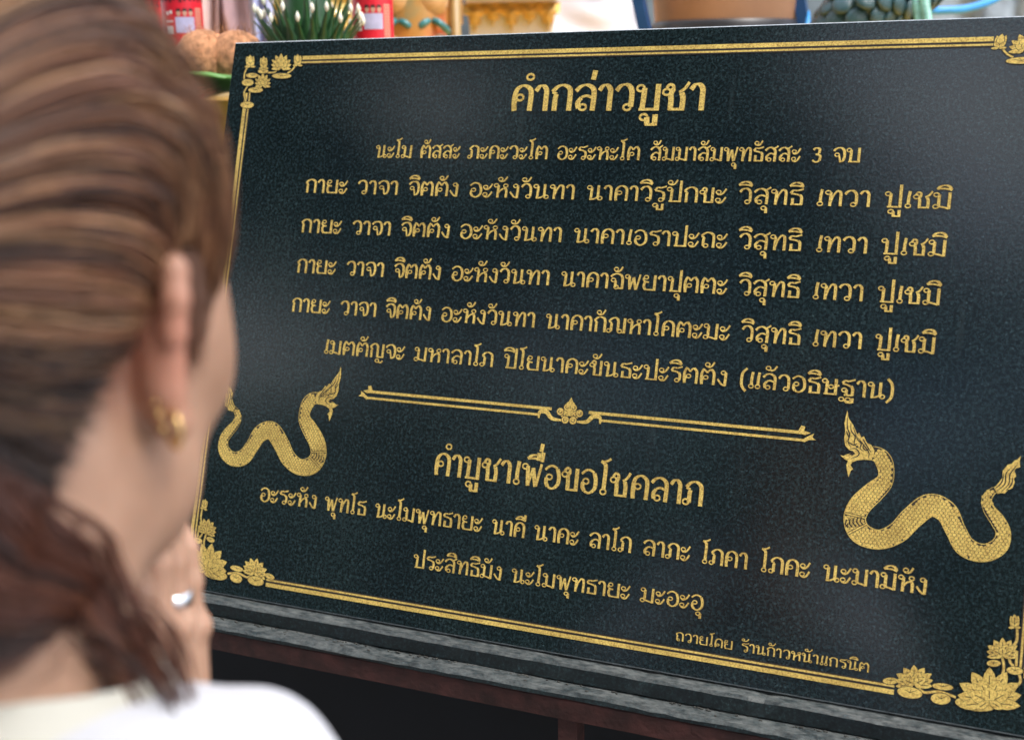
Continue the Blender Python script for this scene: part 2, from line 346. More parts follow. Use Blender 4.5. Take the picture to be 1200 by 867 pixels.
LINES = [
 ([('คำกล่าวบูชา',598,824)], (600,130.5,822,130), (600,130.5,101)),
 ([('นะโม',440,482),('ตัสสะ',492,538),('ภะคะวะโต',548,641),('อะระหะโต',652,749),('สัมมาสัมพุทธัสสะ',761,937),('3',950.5,962),('จบ',975.5,1007.5)], (441,185,1005,191), (441,185,170.5)),
 ([('กายะ',357,406),('วาจา',418,465.5),('จิตตัง',478,536),('อะหังวันทา',549,672.5),('นาคาวิรูปักขะ',687,850),('วิสุทธิ',865,940),('เทวา',955.5,1019),('ปูเชมิ',1036,1114)], (358,226,1114,245.5), (358,226,210.5)),
 ([('กายะ',352,399),('วาจา',412,457),('จิตตัง',469,526),('อะหังวันทา',538,657.5),('นาคาเอราปะถะ',672,851),('วิสุทธิ',865,938),('เทวา',955,1015.5),('ปูเชมิ',1032,1108)], (352,272.5,1107.5,301), (352,272.5,257)),
 ([('กายะ',347,392.5),('วาจา',405,449),('จิตตัง',461,515.5),('อะหังวันทา',528,643),('นาคาฉัพยาปุตตะ',657,851),('วิสุทธิ',865,936),('เทวา',951,1010.5),('ปูเชมิ',1028,1101)], (347,319.5,1101,358), (347,319.5,303.7)),
 ([('กายะ',341,385.5),('วาจา',398,440),('จิตตัง',451,504),('อะหังวันทา',516,626),('นาคากัณหาโคตะมะ',639,854),('วิสุทธิ',868,937),('เทวา',951,1009),('ปูเชมิ',1025,1095)], (341,365,1095,415), (341,365,349.2)),
 ([('เมตตัญจะ',379,473),('มหาลาโภ',485,577),('ปิโยนาคะขันธะปะริตตัง',590,851),('(แล้วอธิษฐาน)',866,1046)], (380,414,1035,467.5), (380,414,398.2)),
 ([('คำบูชาเพื่อขอโชคลาภ',508,822)], (510,556,819.5,593), (510,556,530.3)),
 ([('อะระหัง',304,370),('พุทโธ',380,428),('นะโมพุทธายะ',439,564),('นาคี',576,614),('นาคะ',625.5,677),('ลาโภ',689.5,739),('ลาภะ',752.5,807.5),('โภคา',821,875),('โภคะ',890,948),('นะมามิหัง',964,1085)], (307,587,1082,696), (307,587,571.2)),
 ([('ประสิทธิมัง',484,587),('นะโมพุทธายะ',599,737),('มะอะอุ',750,823)], (486,664.5,822,715), (486,664.5,648.7)),
 ([('ถวายโดย',791,858),('ร้านก้าวหน้าแกรนิต',868,1018)], (792,750,1018,787.5), (792,750,740)),
]
for w, (a,b,c,d), (x,yb,yt) in LINES: text_line(w, a,b,c,d, x,yb,yt)
# --- borders: a thick outer and a thin inner rule
def rule(F, pts, w, m=0): F.ribbon(pts, [w]*len(pts), m)
VT, VB, UB = -.4200, .3496, .5735
uT = (P(1163,49)[0]-P(354,67)[0])/2; uL = .4345
F = Flat()
rule(F, [(-uT,VT+.0035),(uT,VT+.0035)], .0125, 1)
rule(F, [(-uT,VT),(uT,VT)], .0056); rule(F, [(-uT,VT+.0068),(uT,VT+.0068)], .0024)
F.build('border_rule', sign)
F = Flat(); rule(F, [(-uL,VB-.0035),(uL,VB-.0035)], .0125, 1)
rule(F, [(-uL,VB),(uL,VB)], .0056); rule(F, [(-uL,VB-.0068),(uL,VB-.0068)], .0024); F.build('border_rule', sign)
for s in (-1, 1):
    F = Flat(); rule(F, [(s*(UB-.0035),-.365),(s*(UB-.0035),.30)], .0125, 1)
    rule(F, [(s*UB,-.368),(s*UB,.31)], .0056); rule(F, [(s*(UB-.0068),-.355),(s*(UB-.0068),.30)], .0024); F.build('border_rule', sign)
# --- divider
def pmap(sc, ox, oy): return lambda x, y: P(x/sc+ox, y/sc+oy)
F = Flat()
vD = P(666,484)[1]
def sym(F, pts, w, m=0):
    for s in (-1, 1): F.ribbon([(s*p[0], p[1]) for p in pts], [w]*len(pts) if not isinstance(w, list) else w, m)
sym(F, [(.026,vD-.0035),(.300,vD-.0035)], .0038); sym(F, [(.042,vD+.0055),(.306,vD+.0055)], .0032)
for s in (-1,1):
    F.add([(s*.297,vD-.0055),(s*.300,vD-.012),(s*.305,vD-.011),(s*.304,vD-.006),(s*.312,vD-.004),(s*.306,vD-.001),(s*.298,vD-.002)])
    F.add([(s*.304,vD+.004),(s*.311,vD-.001),(s*.316,vD-.0035),(s*.3145,vD+.001),(s*.319,vD+.004),(s*.311,vD+.0045),(s*.305,vD+.008)])
for s in (-1,1):
    sp = cr_spline([(s*.010,vD+.010),(s*.024,vD+.009),(s*.033,vD+.001),(s*.042,vD+.002),(s*.043,vD+.010)], 5)
    F.ribbon(sp, [.002+.004*math.sin(math.pi*i/(len(sp)-1)) for i in range(len(sp))])
    for (cx, cy, r0) in ((.0075,.001,.0060),(.0135,-.001,.0048),(.0055,.009,.0050),(.0045,-.0075,.0045)):
        E_ = lambda k: [(s*(cx+(r0+k)*math.cos(t)), vD+cy+(r0+k)*math.sin(t)) for t in [i*math.pi/7 for i in range(14)]]
        F.add(E_(.0009), 1); F.add(E_(0)); F.ribbon([(s*(cx+r0*.45*math.cos(t)), vD+cy+r0*.45*math.sin(t)) for t in [i*.8-1 for i in range(6)]], [.0009]*6, 1)
F.add([(0,vD-.021),(.003,vD-.015),(.006,vD-.013),(.003,vD-.009),(-.003,vD-.009),(-.006,vD-.013),(-.003,vD-.015)])
F.add([(math.cos(t)*.0045, vD-.001+math.sin(t)*.005) for t in [i*math.pi/5 for i in range(10)]])
F.build('divider', sign)
# --- the two serpents (same drawing mirrored)
q = pmap(4.335, 970, 470)
BODY = [(222,262,66),(262,276,76),(288,312,82),(298,370,74),(283,415,84),(235,460,100),(165,528,106),(137,600,106),(168,670,106),(258,702,94),(352,668,100),(428,592,106),(518,528,108),(602,562,104),(650,655,92),(700,738,96),(790,770,84),(870,736,78),(892,668,66),(862,605,66),(820,548,54),(808,500,46),(830,464,36),(862,442,26)]
HEAD = [(100,46),(108,88),(130,122),(150,168),(160,160),(172,185),(184,178),(200,212),(222,222),(238,250),(236,270),(222,300),(185,296),(150,300),(125,310),(116,326),(130,345),(118,352),(106,386),(98,350),(95,322),(104,304),(86,294),(64,274),(80,278),(96,270),(128,262),(108,246),(90,226),(84,190),(90,150),(86,112),(92,80)]
TAIL = [(846,440),(868,415),(888,388),(890,352),(905,335),(915,322),(935,318),(950,300),(962,298),(982,276),(975,305),(978,335),(955,342),(948,352),(958,380),(946,392),(950,412),(938,442),(915,450),(900,468),(880,466),(862,470)]
HL = [[(104,70),(100,130),(112,170),(104,205),(118,235)],[(118,110),(120,150),(140,180),(135,215),(160,240)],[(130,130),(150,190),(170,215),(165,240),(185,255)],[(150,180),(185,225),(210,262),(205,290)],[(112,245),(140,240),(160,262),(150,280),(120,290)],[(178,190),(196,222),(222,262)],[(95,150),(110,190)],[(95,200),(130,222),(150,215)],[(190,215),(180,235),(196,250),(210,240)]]
TL = [[(860,455),(900,420),(905,370),(930,340)],[(880,460),(920,420),(925,375),(945,345),(965,320)],[(850,445),(885,410),(895,365)],[(905,455),(935,420),(938,385)]]
for s in (1, -1):
    F = Flat(); H = (lambda p: (s*p[0], p[1]))
    cl = [q(x, y) + (w/4.335,) for x, y, w in BODY]
    # widths in plane units: local scale
    k0 = abs(q(520,582)[1]-q(520,472)[1])/108
    cl = [(c[0], c[1], BODY[i][2]*k0) for i, c in enumerate(cl)]
    sp = cr_spline(cl, 10)
    # even arc-length resample
    L = [0]
    for i in range(1, len(sp)): L.append(L[-1]+math.hypot(sp[i][0]-sp[i-1][0], sp[i][1]-sp[i-1][1]))
    def smp(d):
        d = min(max(d, 0), L[-1]-1e-9); i = int(np.searchsorted(L, d, 'right'))-1; i = min(i, len(sp)-2)
        t = (d-L[i])/(L[i+1]-L[i]); a, b = sp[i], sp[i+1]
        j0, j1 = max(i-2,0), min(i+3,len(sp)-1); dx, dy = sp[j1][0]-sp[j0][0], sp[j1][1]-sp[j0][1]; l = math.hypot(dx, dy)
        return a[0]+(b[0]-a[0])*t, a[1]+(b[1]-a[1])*t, a[2]+(b[2]-a[2])*t, -dy/l, dx/l
    N = 160; R = [smp(L[-1]*i/N) for i in range(N+1)]
    F.ribbon([H(r) for r in R], [r[2]*1.06 for r in R], 0)
    F.ribbon([H(r) for r in R], [r[2]*.97 for r in R], 1)
    body_o = F
    # scales: brick-staggered little lozenges across the body
    z0 = F.z; cx_, cy_ = .0046, .0040
    A_ = np.array([(r[0], r[1], r[2]) for r in R]); j = 0; y = A_[:,1].min()-.03
    while y < A_[:,1].max()+.03:
        x = A_[:,0].min()-.03+(cx_/2 if j % 2 else 0)
        while x < A_[:,0].max()+.03:
            dd = np.hypot(A_[:,0]-x, A_[:,1]-y); k = int(dd.argmin())
            if dd[k] < A_[k,2]*.435 and 1 < k < N-1:
                F.z = z0; F.add([H((x+math.cos(t)*cx_*.50, y+math.sin(t)*cy_*.52)) for t in [math.pi/6+math.pi/3*i for i in range(6)]])
            x += cx_
        y += cy_*.84; j += 1
    # ridge of long plates on the upper side
    d = .004; F.z = z0+2e-5
    while d < L[-1]-.008:
        pts = [smp(d+.0078*t) for t in (0,.5,1)]
        F.ribbon([H((p[0]+p[3]*p[2]*.435, p[1]+p[4]*p[2]*.435)) for p in pts], [p[2]*.10 for p in pts]); d += .0094
    # neck band
    d0 = L[-1]*.245
    for dd, ww in ((0,.0028),(.016,.0028)):
        x, y, w, nx, ny = smp(d0+dd); F.ribbon([H((x+nx*w*.5*t, y+ny*w*.5*t)) for t in (-1,0,1)], [.0034]*3, 1); F.ribbon([H((x+nx*w*.5*t, y+ny*w*.5*t)) for t in (-1,0,1)], [.0018]*3)
    for j in range(5):
        x, y, w, nx, ny = smp(d0+.008); t = -.36+.18*j; F.ribbon([H((x+nx*w*t-ny*.0+ny*.005, y+ny*w*t-nx*.005)), H((x+nx*w*(t+.1), y+ny*w*(t+.1))), H((x+nx*w*t-ny*.005, y+ny*w*t+nx*.005))], [.0016]*3, 1)
    for poly, lines in ((HEAD, HL), (TAIL, TL)):
        F.add([H(q(*p)) for p in poly]) if True else 0
        F.z += 1e-5
        for ln in lines:
            g = cr_spline([q(*p) for p in ln], 5); n = len(g)
            F.ribbon([H(p) for p in g], [.0004+.0012*math.sin(math.pi*i/(n-1)) for i in range(n)], 1)
    # open mouth and eye
    F.add([H(q(*p)) for p in ((104,246),(128,252),(140,266),(128,276),(106,270),(124,262))], 1)
    F.add([H(q(150+7*math.cos(t), 232+6*math.sin(t))) for t in [i*math.pi/5 for i in range(10)]], 1)
    F.build('serpent_motif', sign)
# --- lotus corners
def petal(F, b, t, w, mir, gap=1.0, kx=None):
    dx, dy = t[0]-b[0], t[1]-b[1]; l = math.hypot(dx, dy) or 1; nx, ny = -dy/l, dx/l
    def prof(k, ext):
        o = []
        for a, ww in ((-ext*.6,0),(.15,.55),(.4,.95),(.6,.98),(.8,.7),(.93,.3),(1+ext*.7,0)): o.append((b[0]+dx*a+nx*ww*w/2*k, b[1]+dy*a+ny*ww*w/2*k))
        for a, ww in ((.93,.3),(.8,.7),(.6,.98),(.4,.95),(.15,.55)): o.append((b[0]+dx*a-nx*ww*w/2*k, b[1]+dy*a-ny*ww*w/2*k))
        return o
    F.add([mir(*p) for p in prof(1+gap*5.5/max(w,1), 5.0*gap/l)], 1); F.add([mir(*p) for p in prof(1, 0)], 0)
    F.ribbon([mir(b[0]+dx*a, b[1]+dy*a) for a in (.25,.5,.75)], [.0009]*3, 1) if w*gap > 30 else 0
def lotus(F, x0, y0, x1, y1, mir, big=1, g=1.0):
    cx, cy, W, Hh = (x0+x1)/2, y1-(y1-y0)*.22, (x1-x0), (y1-y0)
    for a, r, w in ((-58,.98,.2),(58,.98,.2),(-30,1.0,.22),(30,1.0,.22),(0,1.02,.22)):
        petal(F, (cx, cy), (cx+W*.52*math.sin(math.radians(a))*1.05, cy-Hh*.76*max(math.cos(math.radians(a)),.3)*r), W*w, mir, g)
    for a, r, w in ((-80,1,.2),(80,1,.2),(-46,.78,.24),(46,.78,.24),(-18,.74,.24),(18,.74,.24)):
        petal(F, (cx, cy+Hh*.03), (cx+W*.5*math.sin(math.radians(a)), cy-Hh*.66*math.cos(math.radians(a))*r), W*w, mir, g)
    for a, r, w in ((-105,.9,.17),(105,.9,.17),(-62,.62,.2),(62,.62,.2),(0,.5,.24)):
        petal(F, (cx, cy+Hh*.06), (cx+W*.5*math.sin(math.radians(a))*r*1.1, cy-Hh*.62*math.cos(math.radians(a))*r), W*w, mir, g)
    for sx in (-1, 1): petal(F, (cx, cy+Hh*.02), (cx+sx*W*.2, y1), W*.12, mir, g)
def bud(F, x0, y0, x1, y1, mir, g=1.0):
    cx, W, Hh = (x0+x1)/2, x1-x0, y1-y0; b = (cx, y1-Hh*.12)
    for dx, w in ((-.3,.36),(.3,.36),(0,.42)): petal(F, b, (cx+dx*W, y0+abs(dx)*Hh*.35), W*w*1.15, mir, g)
    for sx in (-1,1): petal(F, b, (cx+sx*W*.36, y0+Hh*.5), W*.3, mir, g); petal(F, b, (cx+sx*W*.5, y1-Hh*.12), W*.2, mir, g)
def pad(F, cx, cy, rx, ry, mir, rot=0, g=1.0):
    c, s_ = math.cos(rot), math.sin(rot)
    E_ = lambda k: [mir(cx+(rx+k)*math.cos(t)*c-(ry+k)*math.sin(t)*s_, cy+(rx+k)*math.cos(t)*s_+(ry+k)*math.sin(t)*c) for t in [i*math.pi/10 for i in range(20)]]
    F.add(E_(4*g), 1); F.add(E_(0))
    for i in range(3):
        a = -2.2+i*.8; F.ribbon([mir(cx, cy), mir(cx+rx*.7*math.cos(a), cy+ry*.7*math.sin(a))], [.0009, .0003], 1)
def vine(F, pts, mir, w=.0026):
    g = cr_spline(pts, 6); F.ribbon([mir(*p) for p in g], [w*1.9]*len(g), 1); F.ribbon([mir(*p) for p in g], [w]*len(g))
for s in (1, -1):
    qq = pmap(5.189, 1020, 700); mir = lambda x, y: (s*qq(x, y)[0], qq(x, y)[1])
    F = Flat()
    for v_ in ([(290,540),(330,575),(420,570),(520,605)],[(800,350),(812,420),(800,480)],[(893,185),(890,260),(860,300)],[(845,370),(855,400),(885,420)],[(905,465),(912,510),(875,545)],[(890,330),(887,415)]): vine(F, v_, mir)
    pad(F,122,505,46,20,mir); pad(F,440,540,64,20,mir,.12); pad(F,750,398,42,20,mir); pad(F,878,442,50,24,mir,.1)
    lotus(F,150,408,382,548,mir); pad(F,240,576,77,34,mir,.15); pad(F,428,613,60,34,mir,.1); pad(F,640,645,125,42,mir,.12)
    bud(F,838,100,916,192,mir); lotus(F,706,242,902,368,mir); lotus(F,528,420,920,676,mir)
    F.build('lotus_motif', sign)
    qt = pmap(4, 150, 0); mir2 = lambda x, y: (-s*qt(x, y)[0], qt(x, y)[1])
    F = Flat(); g = .7
    for v_ in ([(562,315),(548,345),(546,380)],[(700,322),(690,340),(655,342)],[(785,312),(768,332),(748,345)],[(572,432),(568,480)],[(562,405),(545,440),(556,485)]): vine(F, v_, mir2, .0022)
    bud(F,548,260,600,322,mir2,g); bud(F,615,266,660,330,mir2,g); bud(F,774,256,820,316,mir2,g); pad(F,635,336,24,10,mir2,0,g)
    pad(F,583,356,28,11,mir2,0,g); pad(F,563,389,27,16,mir2,0,g); pad(F,722,358,45,12,mir2,0,g); pad(F,600,424,34,12,mir2,0,g); pad(F,560,494,31,15,mir2,0,g)
    lotus(F,672,252,768,332,mir2,1,g); lotus(F,596,345,672,414,mir2,1,g)
    F.build('lotus_motif', sign)
# ================================================================== LEDGE, STAND, GROUND
# the foot of the slab, in world coordinates
FT = SC + S*(V1*EV)                       # bottom edge of the slab face
yF, zF = FT.y, FT.z
M_RUST = simple('rusty_red_paint', (.045,.014,.012), .7, .55, 35, bump=.6, bscale=160)
M_DARK = simple('void_shade_and_dark_base', (.004,.006,.010), .8, .3, 8)  # near-black: shade of the void below the sign, and dark base blocks
def noisy_bar(name, x0, x1, yf, yb, z0, z1, m, parent, amp=.0012, n=90, bev=.003, seed=0):
    """a long stone bar whose front arris is worn and chipped"""
    v, f = [], []
    prof = [(yb,z0),(yf,z0),(yf,z1-bev*1.1),(yf+bev,z1-.0003),(yb,z1)]
    for i in range(n+1):
        x = x0+(x1-x0)*i/n
        for k, (y, z) in enumerate(prof):
            nn = noise.noise(Vector((x*9+seed, k*.7, seed)))*amp + noise.noise(Vector((x*60+seed, k*.7, 3)))*amp*.6
            c = max(0, noise.noise(Vector((x*24+seed*3, 7, seed))) - .42)*.02 if k in (2,3) else 0
            v.append((x, y+(nn if k in (1,2,3) else 0)+c, z+(nn*.7-c*.6 if k in (2,3) else 0)))
    K = len(prof)
    for i in range(n):
        for k in range(K-1): f.append((i*K+k, (i+1)*K+k, (i+1)*K+k+1, i*K+k+1))
    f.append(tuple(range(K))); f.append(tuple(n*K+k for k in range(K))[::-1])
    return mesh(name, v, f, m, parent)
base = empty('stone_plinth', (0, yF, zF))
tag(base, 'two-step black granite foot with dusty worn ledges under the engraved sign', 'plinth')
def rel(o, root):
    me = o.data; d = root.location
    for vv in me.vertices: vv.co = vv.co - d
    return o
rel(noisy_bar('upper_ledge', -.66, .70, yF-.0145, yF+.12, zF-.020, zF-.002, M_LEDGE, base, seed=1), base)
rel(noisy_bar('lower_ledge', -.69, .72, yF-.034, yF+.12, zF-.0295, zF-.0215, M_LEDGE, base, amp=.002, bev=.004, seed=5), base)
# dirt cracks / joints between the two stones of the lower ledge
mb = MB()
rr = random.Random(5)
for i in range(150):
    x = rr.uniform(-.6,.65); mb.ball((x, yF-.0155-rr.uniform(.0,.003)*(1+3*(rr.random()<.15)), -.0212+zF), (rr.uniform(.0006,.003), .0010, .0008), 6, 4)
g_ = rel(mb.build('grit', simple('dirt_grit', (.05,.05,.045), .9, .5, 100), base, True), base); tag(g_, None, None, kind='stuff')
stand = empty('steel_stand', (0, yF, zF-.033))
tag(stand, 'rust-red steel angle stand with square legs carrying the stone sign', 'stand')
rel(noisy_bar('front_rail', -.72, .76, yF-.0325, yF-.0265, zF-.053, zF-.0305, M_RUST, stand, amp=.0006, bev=.001, seed=9), stand)
mb = MB(); mb.box((.02, yF+.045, zF-.0325), (1.44, .150, .003)); rel(mb.build('top_plate', M_RUST, stand), stand)
pL = at(676, 850, ((FT-CAM).dot(cf)))
xs = pL.x
for x in (-.70, xs, .74):
    mb = MB(); mb.box((x, yF-.018, (zF-.036)/2), (.020, .022, zF-.038)); rel(mb.build('leg', M_RUST, stand), stand)
for x in (-.70, .74):
    mb = MB(); mb.box((x, yF+.115, (zF-.04)/2), (.021, .022, zF-.044)); rel(mb.build('leg', M_RUST, stand), stand)
mb = MB(); mb.box((.02, yF-.0335, .14), (1.42, .018, .018)); rel(mb.build('lower_rail', M_RUST, stand), stand)
skirt = mesh('void_shade_panel', [(-1.6, yF+.22, 0), (1.6, yF+.22, 0), (1.6, yF+.22, zF-.06), (-1.6, yF+.22, zF-.06), (-1.6, yF+.25, 0), (1.6, yF+.25, 0), (1.6, yF+.25, zF-.06), (-1.6, yF+.25, zF-.06)],
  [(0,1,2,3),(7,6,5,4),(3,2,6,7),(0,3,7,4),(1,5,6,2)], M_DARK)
tag(skirt, 'added near-black panel for the shaded void beneath the sign, behind its steel stand', 'board')  # sheet added where only shade lies; its colour holds the dark
ground = mesh('ground', [(-60,-60,0),(60,-60,0),(60,60,0),(-60,60,0)], [(0,1,2,3)], simple('paving', (.22,.20,.18), .85, .3, 3, bump=.3)); tag(ground, None, None, kind='structure')

# ================================================================== signed-distance modelling
class SDF:
    def __init__(s, lo, hi, h):
        s.lo = np.array(lo, float); s.h = h; s.n = np.ceil((np.array(hi)-s.lo)/h).astype(int)+1
        s.D = np.full(s.n, .04, np.float32)
    def _box(s, a, b):
        i0 = np.clip(np.floor((np.array(a)-s.lo)/s.h).astype(int), 0, s.n-1); i1 = np.clip(np.ceil((np.array(b)-s.lo)/s.h).astype(int)+1, 1, s.n)
        return i0, i1
    def _apply(s, lo, hi, fn, k, sub=False):
        m = k+.02; i0, i1 = s._box(np.array(lo)-m, np.array(hi)+m)
        if (i1 <= i0).any(): return
        ax = [(s.lo[j]+s.h*np.arange(i0[j], i1[j])).astype(np.float32) for j in range(3)]
        X, Y, Z = np.meshgrid(*ax, indexing='ij')
        d = fn(X, Y, Z); sl_ = tuple(slice(i0[j], i1[j]) for j in range(3)); D = s.D[sl_]
        if sub:
            d = -d; h_ = np.clip(k-np.abs(D-d), 0, None)/max(k, 1e-6); s.D[sl_] = np.maximum(D, d)+h_*h_*k/4
        else:
            h_ = np.clip(k-np.abs(D-d), 0, None)/max(k, 1e-6); s.D[sl_] = np.minimum(D, d)-h_*h_*k/4
    def cap(s, a, b, ra, rb, k=.01, sub=False):
        a = np.array(a, float); b = np.array(b, float); r = max(ra, rb)
        def fn(X, Y, Z):
            ba = b-a; L = max((ba@ba), 1e-12); t = np.clip(((X-a[0])*ba[0]+(Y-a[1])*ba[1]+(Z-a[2])*ba[2])/L, 0, 1)
            return np.sqrt((X-a[0]-ba[0]*t)**2+(Y-a[1]-ba[1]*t)**2+(Z-a[2]-ba[2]*t)**2)-(ra+(rb-ra)*t)
        s._apply(np.minimum(a, b)-r, np.maximum(a, b)+r, fn, k, sub)
    def chain(s, pts, rs, k=.006):
        for i in range(len(pts)-1): s.cap(pts[i], pts[i+1], rs[i], rs[i+1], k)
    def ell(s, c, r, k=.01, R=None, sub=False):
        c = np.array(c, float); r = np.array(r, float); R = np.eye(3) if R is None else np.array(R); m = r.max()
        def fn(X, Y, Z):
            x, y, z = X-c[0], Y-c[1], Z-c[2]
            p = [(R[0,j]*x+R[1,j]*y+R[2,j]*z) for j in range(3)]
            q0 = np.sqrt((p[0]/r[0])**2+(p[1]/r[1])**2+(p[2]/r[2])**2); q1 = np.sqrt((p[0]/r[0]**2)**2+(p[1]/r[1]**2)**2+(p[2]/r[2]**2)**2)+1e-9
            return q0*(q0-1)/q1
        s._apply(c-m, c+m, fn, k, sub)
    def mesh(s):
        D = s.D; S_ = D < 0; n = D.shape; h = s.h
        c = [S_[i:n[0]-1+i, j:n[1]-1+j, k:n[2]-1+k] for i in (0,1) for j in (0,1) for k in (0,1)]
        cnt = sum(x.astype(np.int8) for x in c); act = (cnt > 0) & (cnt < 8)
        idx = -np.ones(act.shape, int); I = np.argwhere(act); idx[act] = np.arange(len(I))
        acc = np.zeros((len(I), 3)); num = np.zeros(len(I))
        cs = [(i,j,k) for i in (0,1) for j in (0,1) for k in (0,1)]
        for a in range(8):
            for b in range(a+1, 8):
                df = [cs[b][t]-cs[a][t] for t in range(3)]
                if sum(df) != 1 or min(df) < 0: continue
                A = I+cs[a]; B = I+cs[b]; da = D[A[:,0],A[:,1],A[:,2]]; db = D[B[:,0],B[:,1],B[:,2]]
                m = (da < 0) != (db < 0); t = np.where(m, da/np.where(m, da-db, 1), 0)
                acc += np.where(m[:,None], A+t[:,None]*np.array(df), 0); num += m
        V = acc/num[:,None]*h+s.lo; F_ = []
        for ax in range(3):
            sl0 = [slice(1,-1)]*3; sl1 = [slice(1,-1)]*3; sl0[ax] = slice(0,-1); sl1[ax] = slice(1,None)
            a = S_[tuple(sl0)]; b = S_[tuple(sl1)]; E_ = np.argwhere(a != b)
            off = np.ones(3, int); off[ax] = 0; E_ = E_+off; u, v = [(1,2),(2,0),(0,1)][ax]
            fl = S_[E_[:,0],E_[:,1],E_[:,2]]
            def cell(du, dv):
                C = E_.copy(); C[:,u] -= du; C[:,v] -= dv; C = np.clip(C, 0, np.array(idx.shape)-1); return idx[C[:,0],C[:,1],C[:,2]]
            q_ = np.stack([cell(1,1), cell(0,1), cell(0,0), cell(1,0)], 1)
            q_[~fl] = q_[~fl][:, ::-1]; F_.append(q_)
        F_ = np.concatenate(F_); F_ = F_[(F_ >= 0).all(1)]
        return V, F_
def mesh_np(name, V, F_, m, parent=None, smooth=True):
    me = bpy.data.meshes.new(name); k = F_.shape[1]
    me.vertices.add(len(V)); me.vertices.foreach_set('co', np.asarray(V, np.float32).ravel())
    me.loops.add(F_.size); me.loops.foreach_set('vertex_index', F_.ravel().astype(np.int32))
    me.polygons.add(len(F_)); me.polygons.foreach_set('loop_start', np.arange(0, F_.size, k, dtype=np.int32)); me.polygons.foreach_set('loop_total', np.full(len(F_), k, np.int32))
    me.polygons.foreach_set('use_smooth', np.full(len(F_), smooth)); me.materials.append(m); me.update(calc_edges=True); me.validate()
    return link(bpy.data.objects.new(name, me), parent)

# ================================================================== THE PRAYING WOMAN (near left)
HD = math.radians(-15)
Fh = Vector((math.sin(HD), math.cos(HD), 0)); Rh = Vector((Fh.y, -Fh.x, 0)); Uh = Vector((0,0,1))
EAR = at(203, 405, .50)
PO = EAR - Rh*.078 + Fh*.012             # between the ears
W2L = Matrix((Rh, Fh, Uh))
def loc(p): return W2L @ (Vector(p)-PO)
def pix(l):
    p = PO + Rh*l[0]+Fh*l[1]+Uh*l[2]-CAM; d = p.dot(cf); return (600+1500*p.dot(cr)/d, 433.5+1500*p.dot(cd)/d)
woman = empty('person', (PO.x, PO.y, 0), (0, 0, -HD))
tag(woman, 'praying woman in a white shirt, highlighted brown hair tied low, palms pressed before her face', 'person')
ZL = PO.z                                  # local z of the ears above the ground
pt, rl = math.radians(14), math.radians(-3)
HR = np.array(Matrix.Rotation(rl, 3, 'Y') @ Matrix.Rotation(-pt, 3, 'X'))
def hh(p): return HR @ np.array(p, float)
m_, t_n, b_n = newmat('skin'); M_SKIN = m_
tc = nd(t_n, 'ShaderNodeTexCoord'); n1 = nd(t_n, 'ShaderNodeTexNoise', Scale=28.0, Detail=5.0); t_n.links.new(tc.outputs['Object'], n1.inputs['Vector'])
r1 = ramp(t_n, n1.outputs[0], [(.3, (.36,.210,.138)), (.7, (.48,.295,.205))])
BLUSH_IN = nd(t_n, 'ShaderNodeVectorMath', operation='DISTANCE'); t_n.links.new(tc.outputs['Object'], BLUSH_IN.inputs[0])
e0_ = hh((.078,-.016,-.006)) if 'hh' in globals() else (0,0,0); BLUSH_IN.inputs[1].default_value = (e0_[0], e0_[1], e0_[2]+ZL)
br_ = nd(t_n, 'ShaderNodeMapRange'); br_.inputs[1].default_value = .012; br_.inputs[2].default_value = .040; br_.inputs[3].default_value = .75; br_.inputs[4].default_value = 0; t_n.links.new(BLUSH_IN.outputs['Value'], br_.inputs[0])
n3_ = nd(t_n, 'ShaderNodeTexNoise', Scale=9.0, Detail=4.0); t_n.links.new(tc.outputs['Object'], n3_.inputs['Vector'])
r3_ = ramp(t_n, n3_.outputs[0], [(.35, (.92,.86,.84)), (.65, (1.06,1.04,1.02))])
t_n.links.new(mixc(t_n, 1.0, mixc(t_n, br_.outputs[0], r1.outputs[0], (.60,.27,.19)), r3_.outputs[0], 'MULTIPLY'), b_n.inputs['Base Color'])
b_n.inputs['Roughness'].default_value = .48; b_n.inputs['Subsurface Weight'].default_value = .25; b_n.inputs['Subsurface Radius'].default_value = (.010,.0035,.002); b_n.inputs['Subsurface Scale'].default_value = 1
n2 = nd(t_n, 'ShaderNodeTexNoise', Scale=450.0, Detail=3.0); t_n.links.new(tc.outputs['Object'], n2.inputs['Vector'])
bp = nd(t_n, 'ShaderNodeBump', Strength=.15, Distance=.0005); t_n.links.new(n2.outputs[0], bp.inputs['Height']); t_n.links.new(bp.outputs[0], b_n.inputs['Normal'])
B = SDF((-.27,-.20,-.40), (.27,.20,.16), .0024)
def E3(c, r, k=.012, sub=False, rot=None):
    R_ = HR if rot is None else HR @ np.array(rot); B.ell(hh(c), r, k, R_, sub)
E3((0,-.018,.045), (.074,.097,.086), .02); E3((0,.03,-.015), (.061,.062,.088), .03); E3((0,.040,-.070), (.047,.048,.040), .03)
for s in (-1,1):
    E3((s*.048,.060,-.014), (.024,.024,.028), .02); E3((s*.052,.044,.018), (.022,.030,.034), .02); E3((s*.045,.02,-.06), (.018,.035,.028), .025)
    E3((s*.030,.076,.028), (.022,.012,.010), .012)
    E3((s*.031,.096,.008), (.015,.011,.010), .008, True); E3((s*.031,.0745,.0135), (.0150,.0140,.0105), .004); E3((s*.031,.0755,-.002), (.0145,.0125,.0055), .004)
E3((0,.078,-.092), (.018,.016,.016), .015)
B.cap(hh((0,.084,.022)), hh((0,.106,-.016)), .006, .009, .010); E3((0,.104,-.020), (.010,.010,.008), .006)
for s in (-1,1): E3((s*.011,.097,-.022), (.007,.009,.006), .004); E3((s*.006,.100,-.029), (.0035,.005,.004), .002, True)
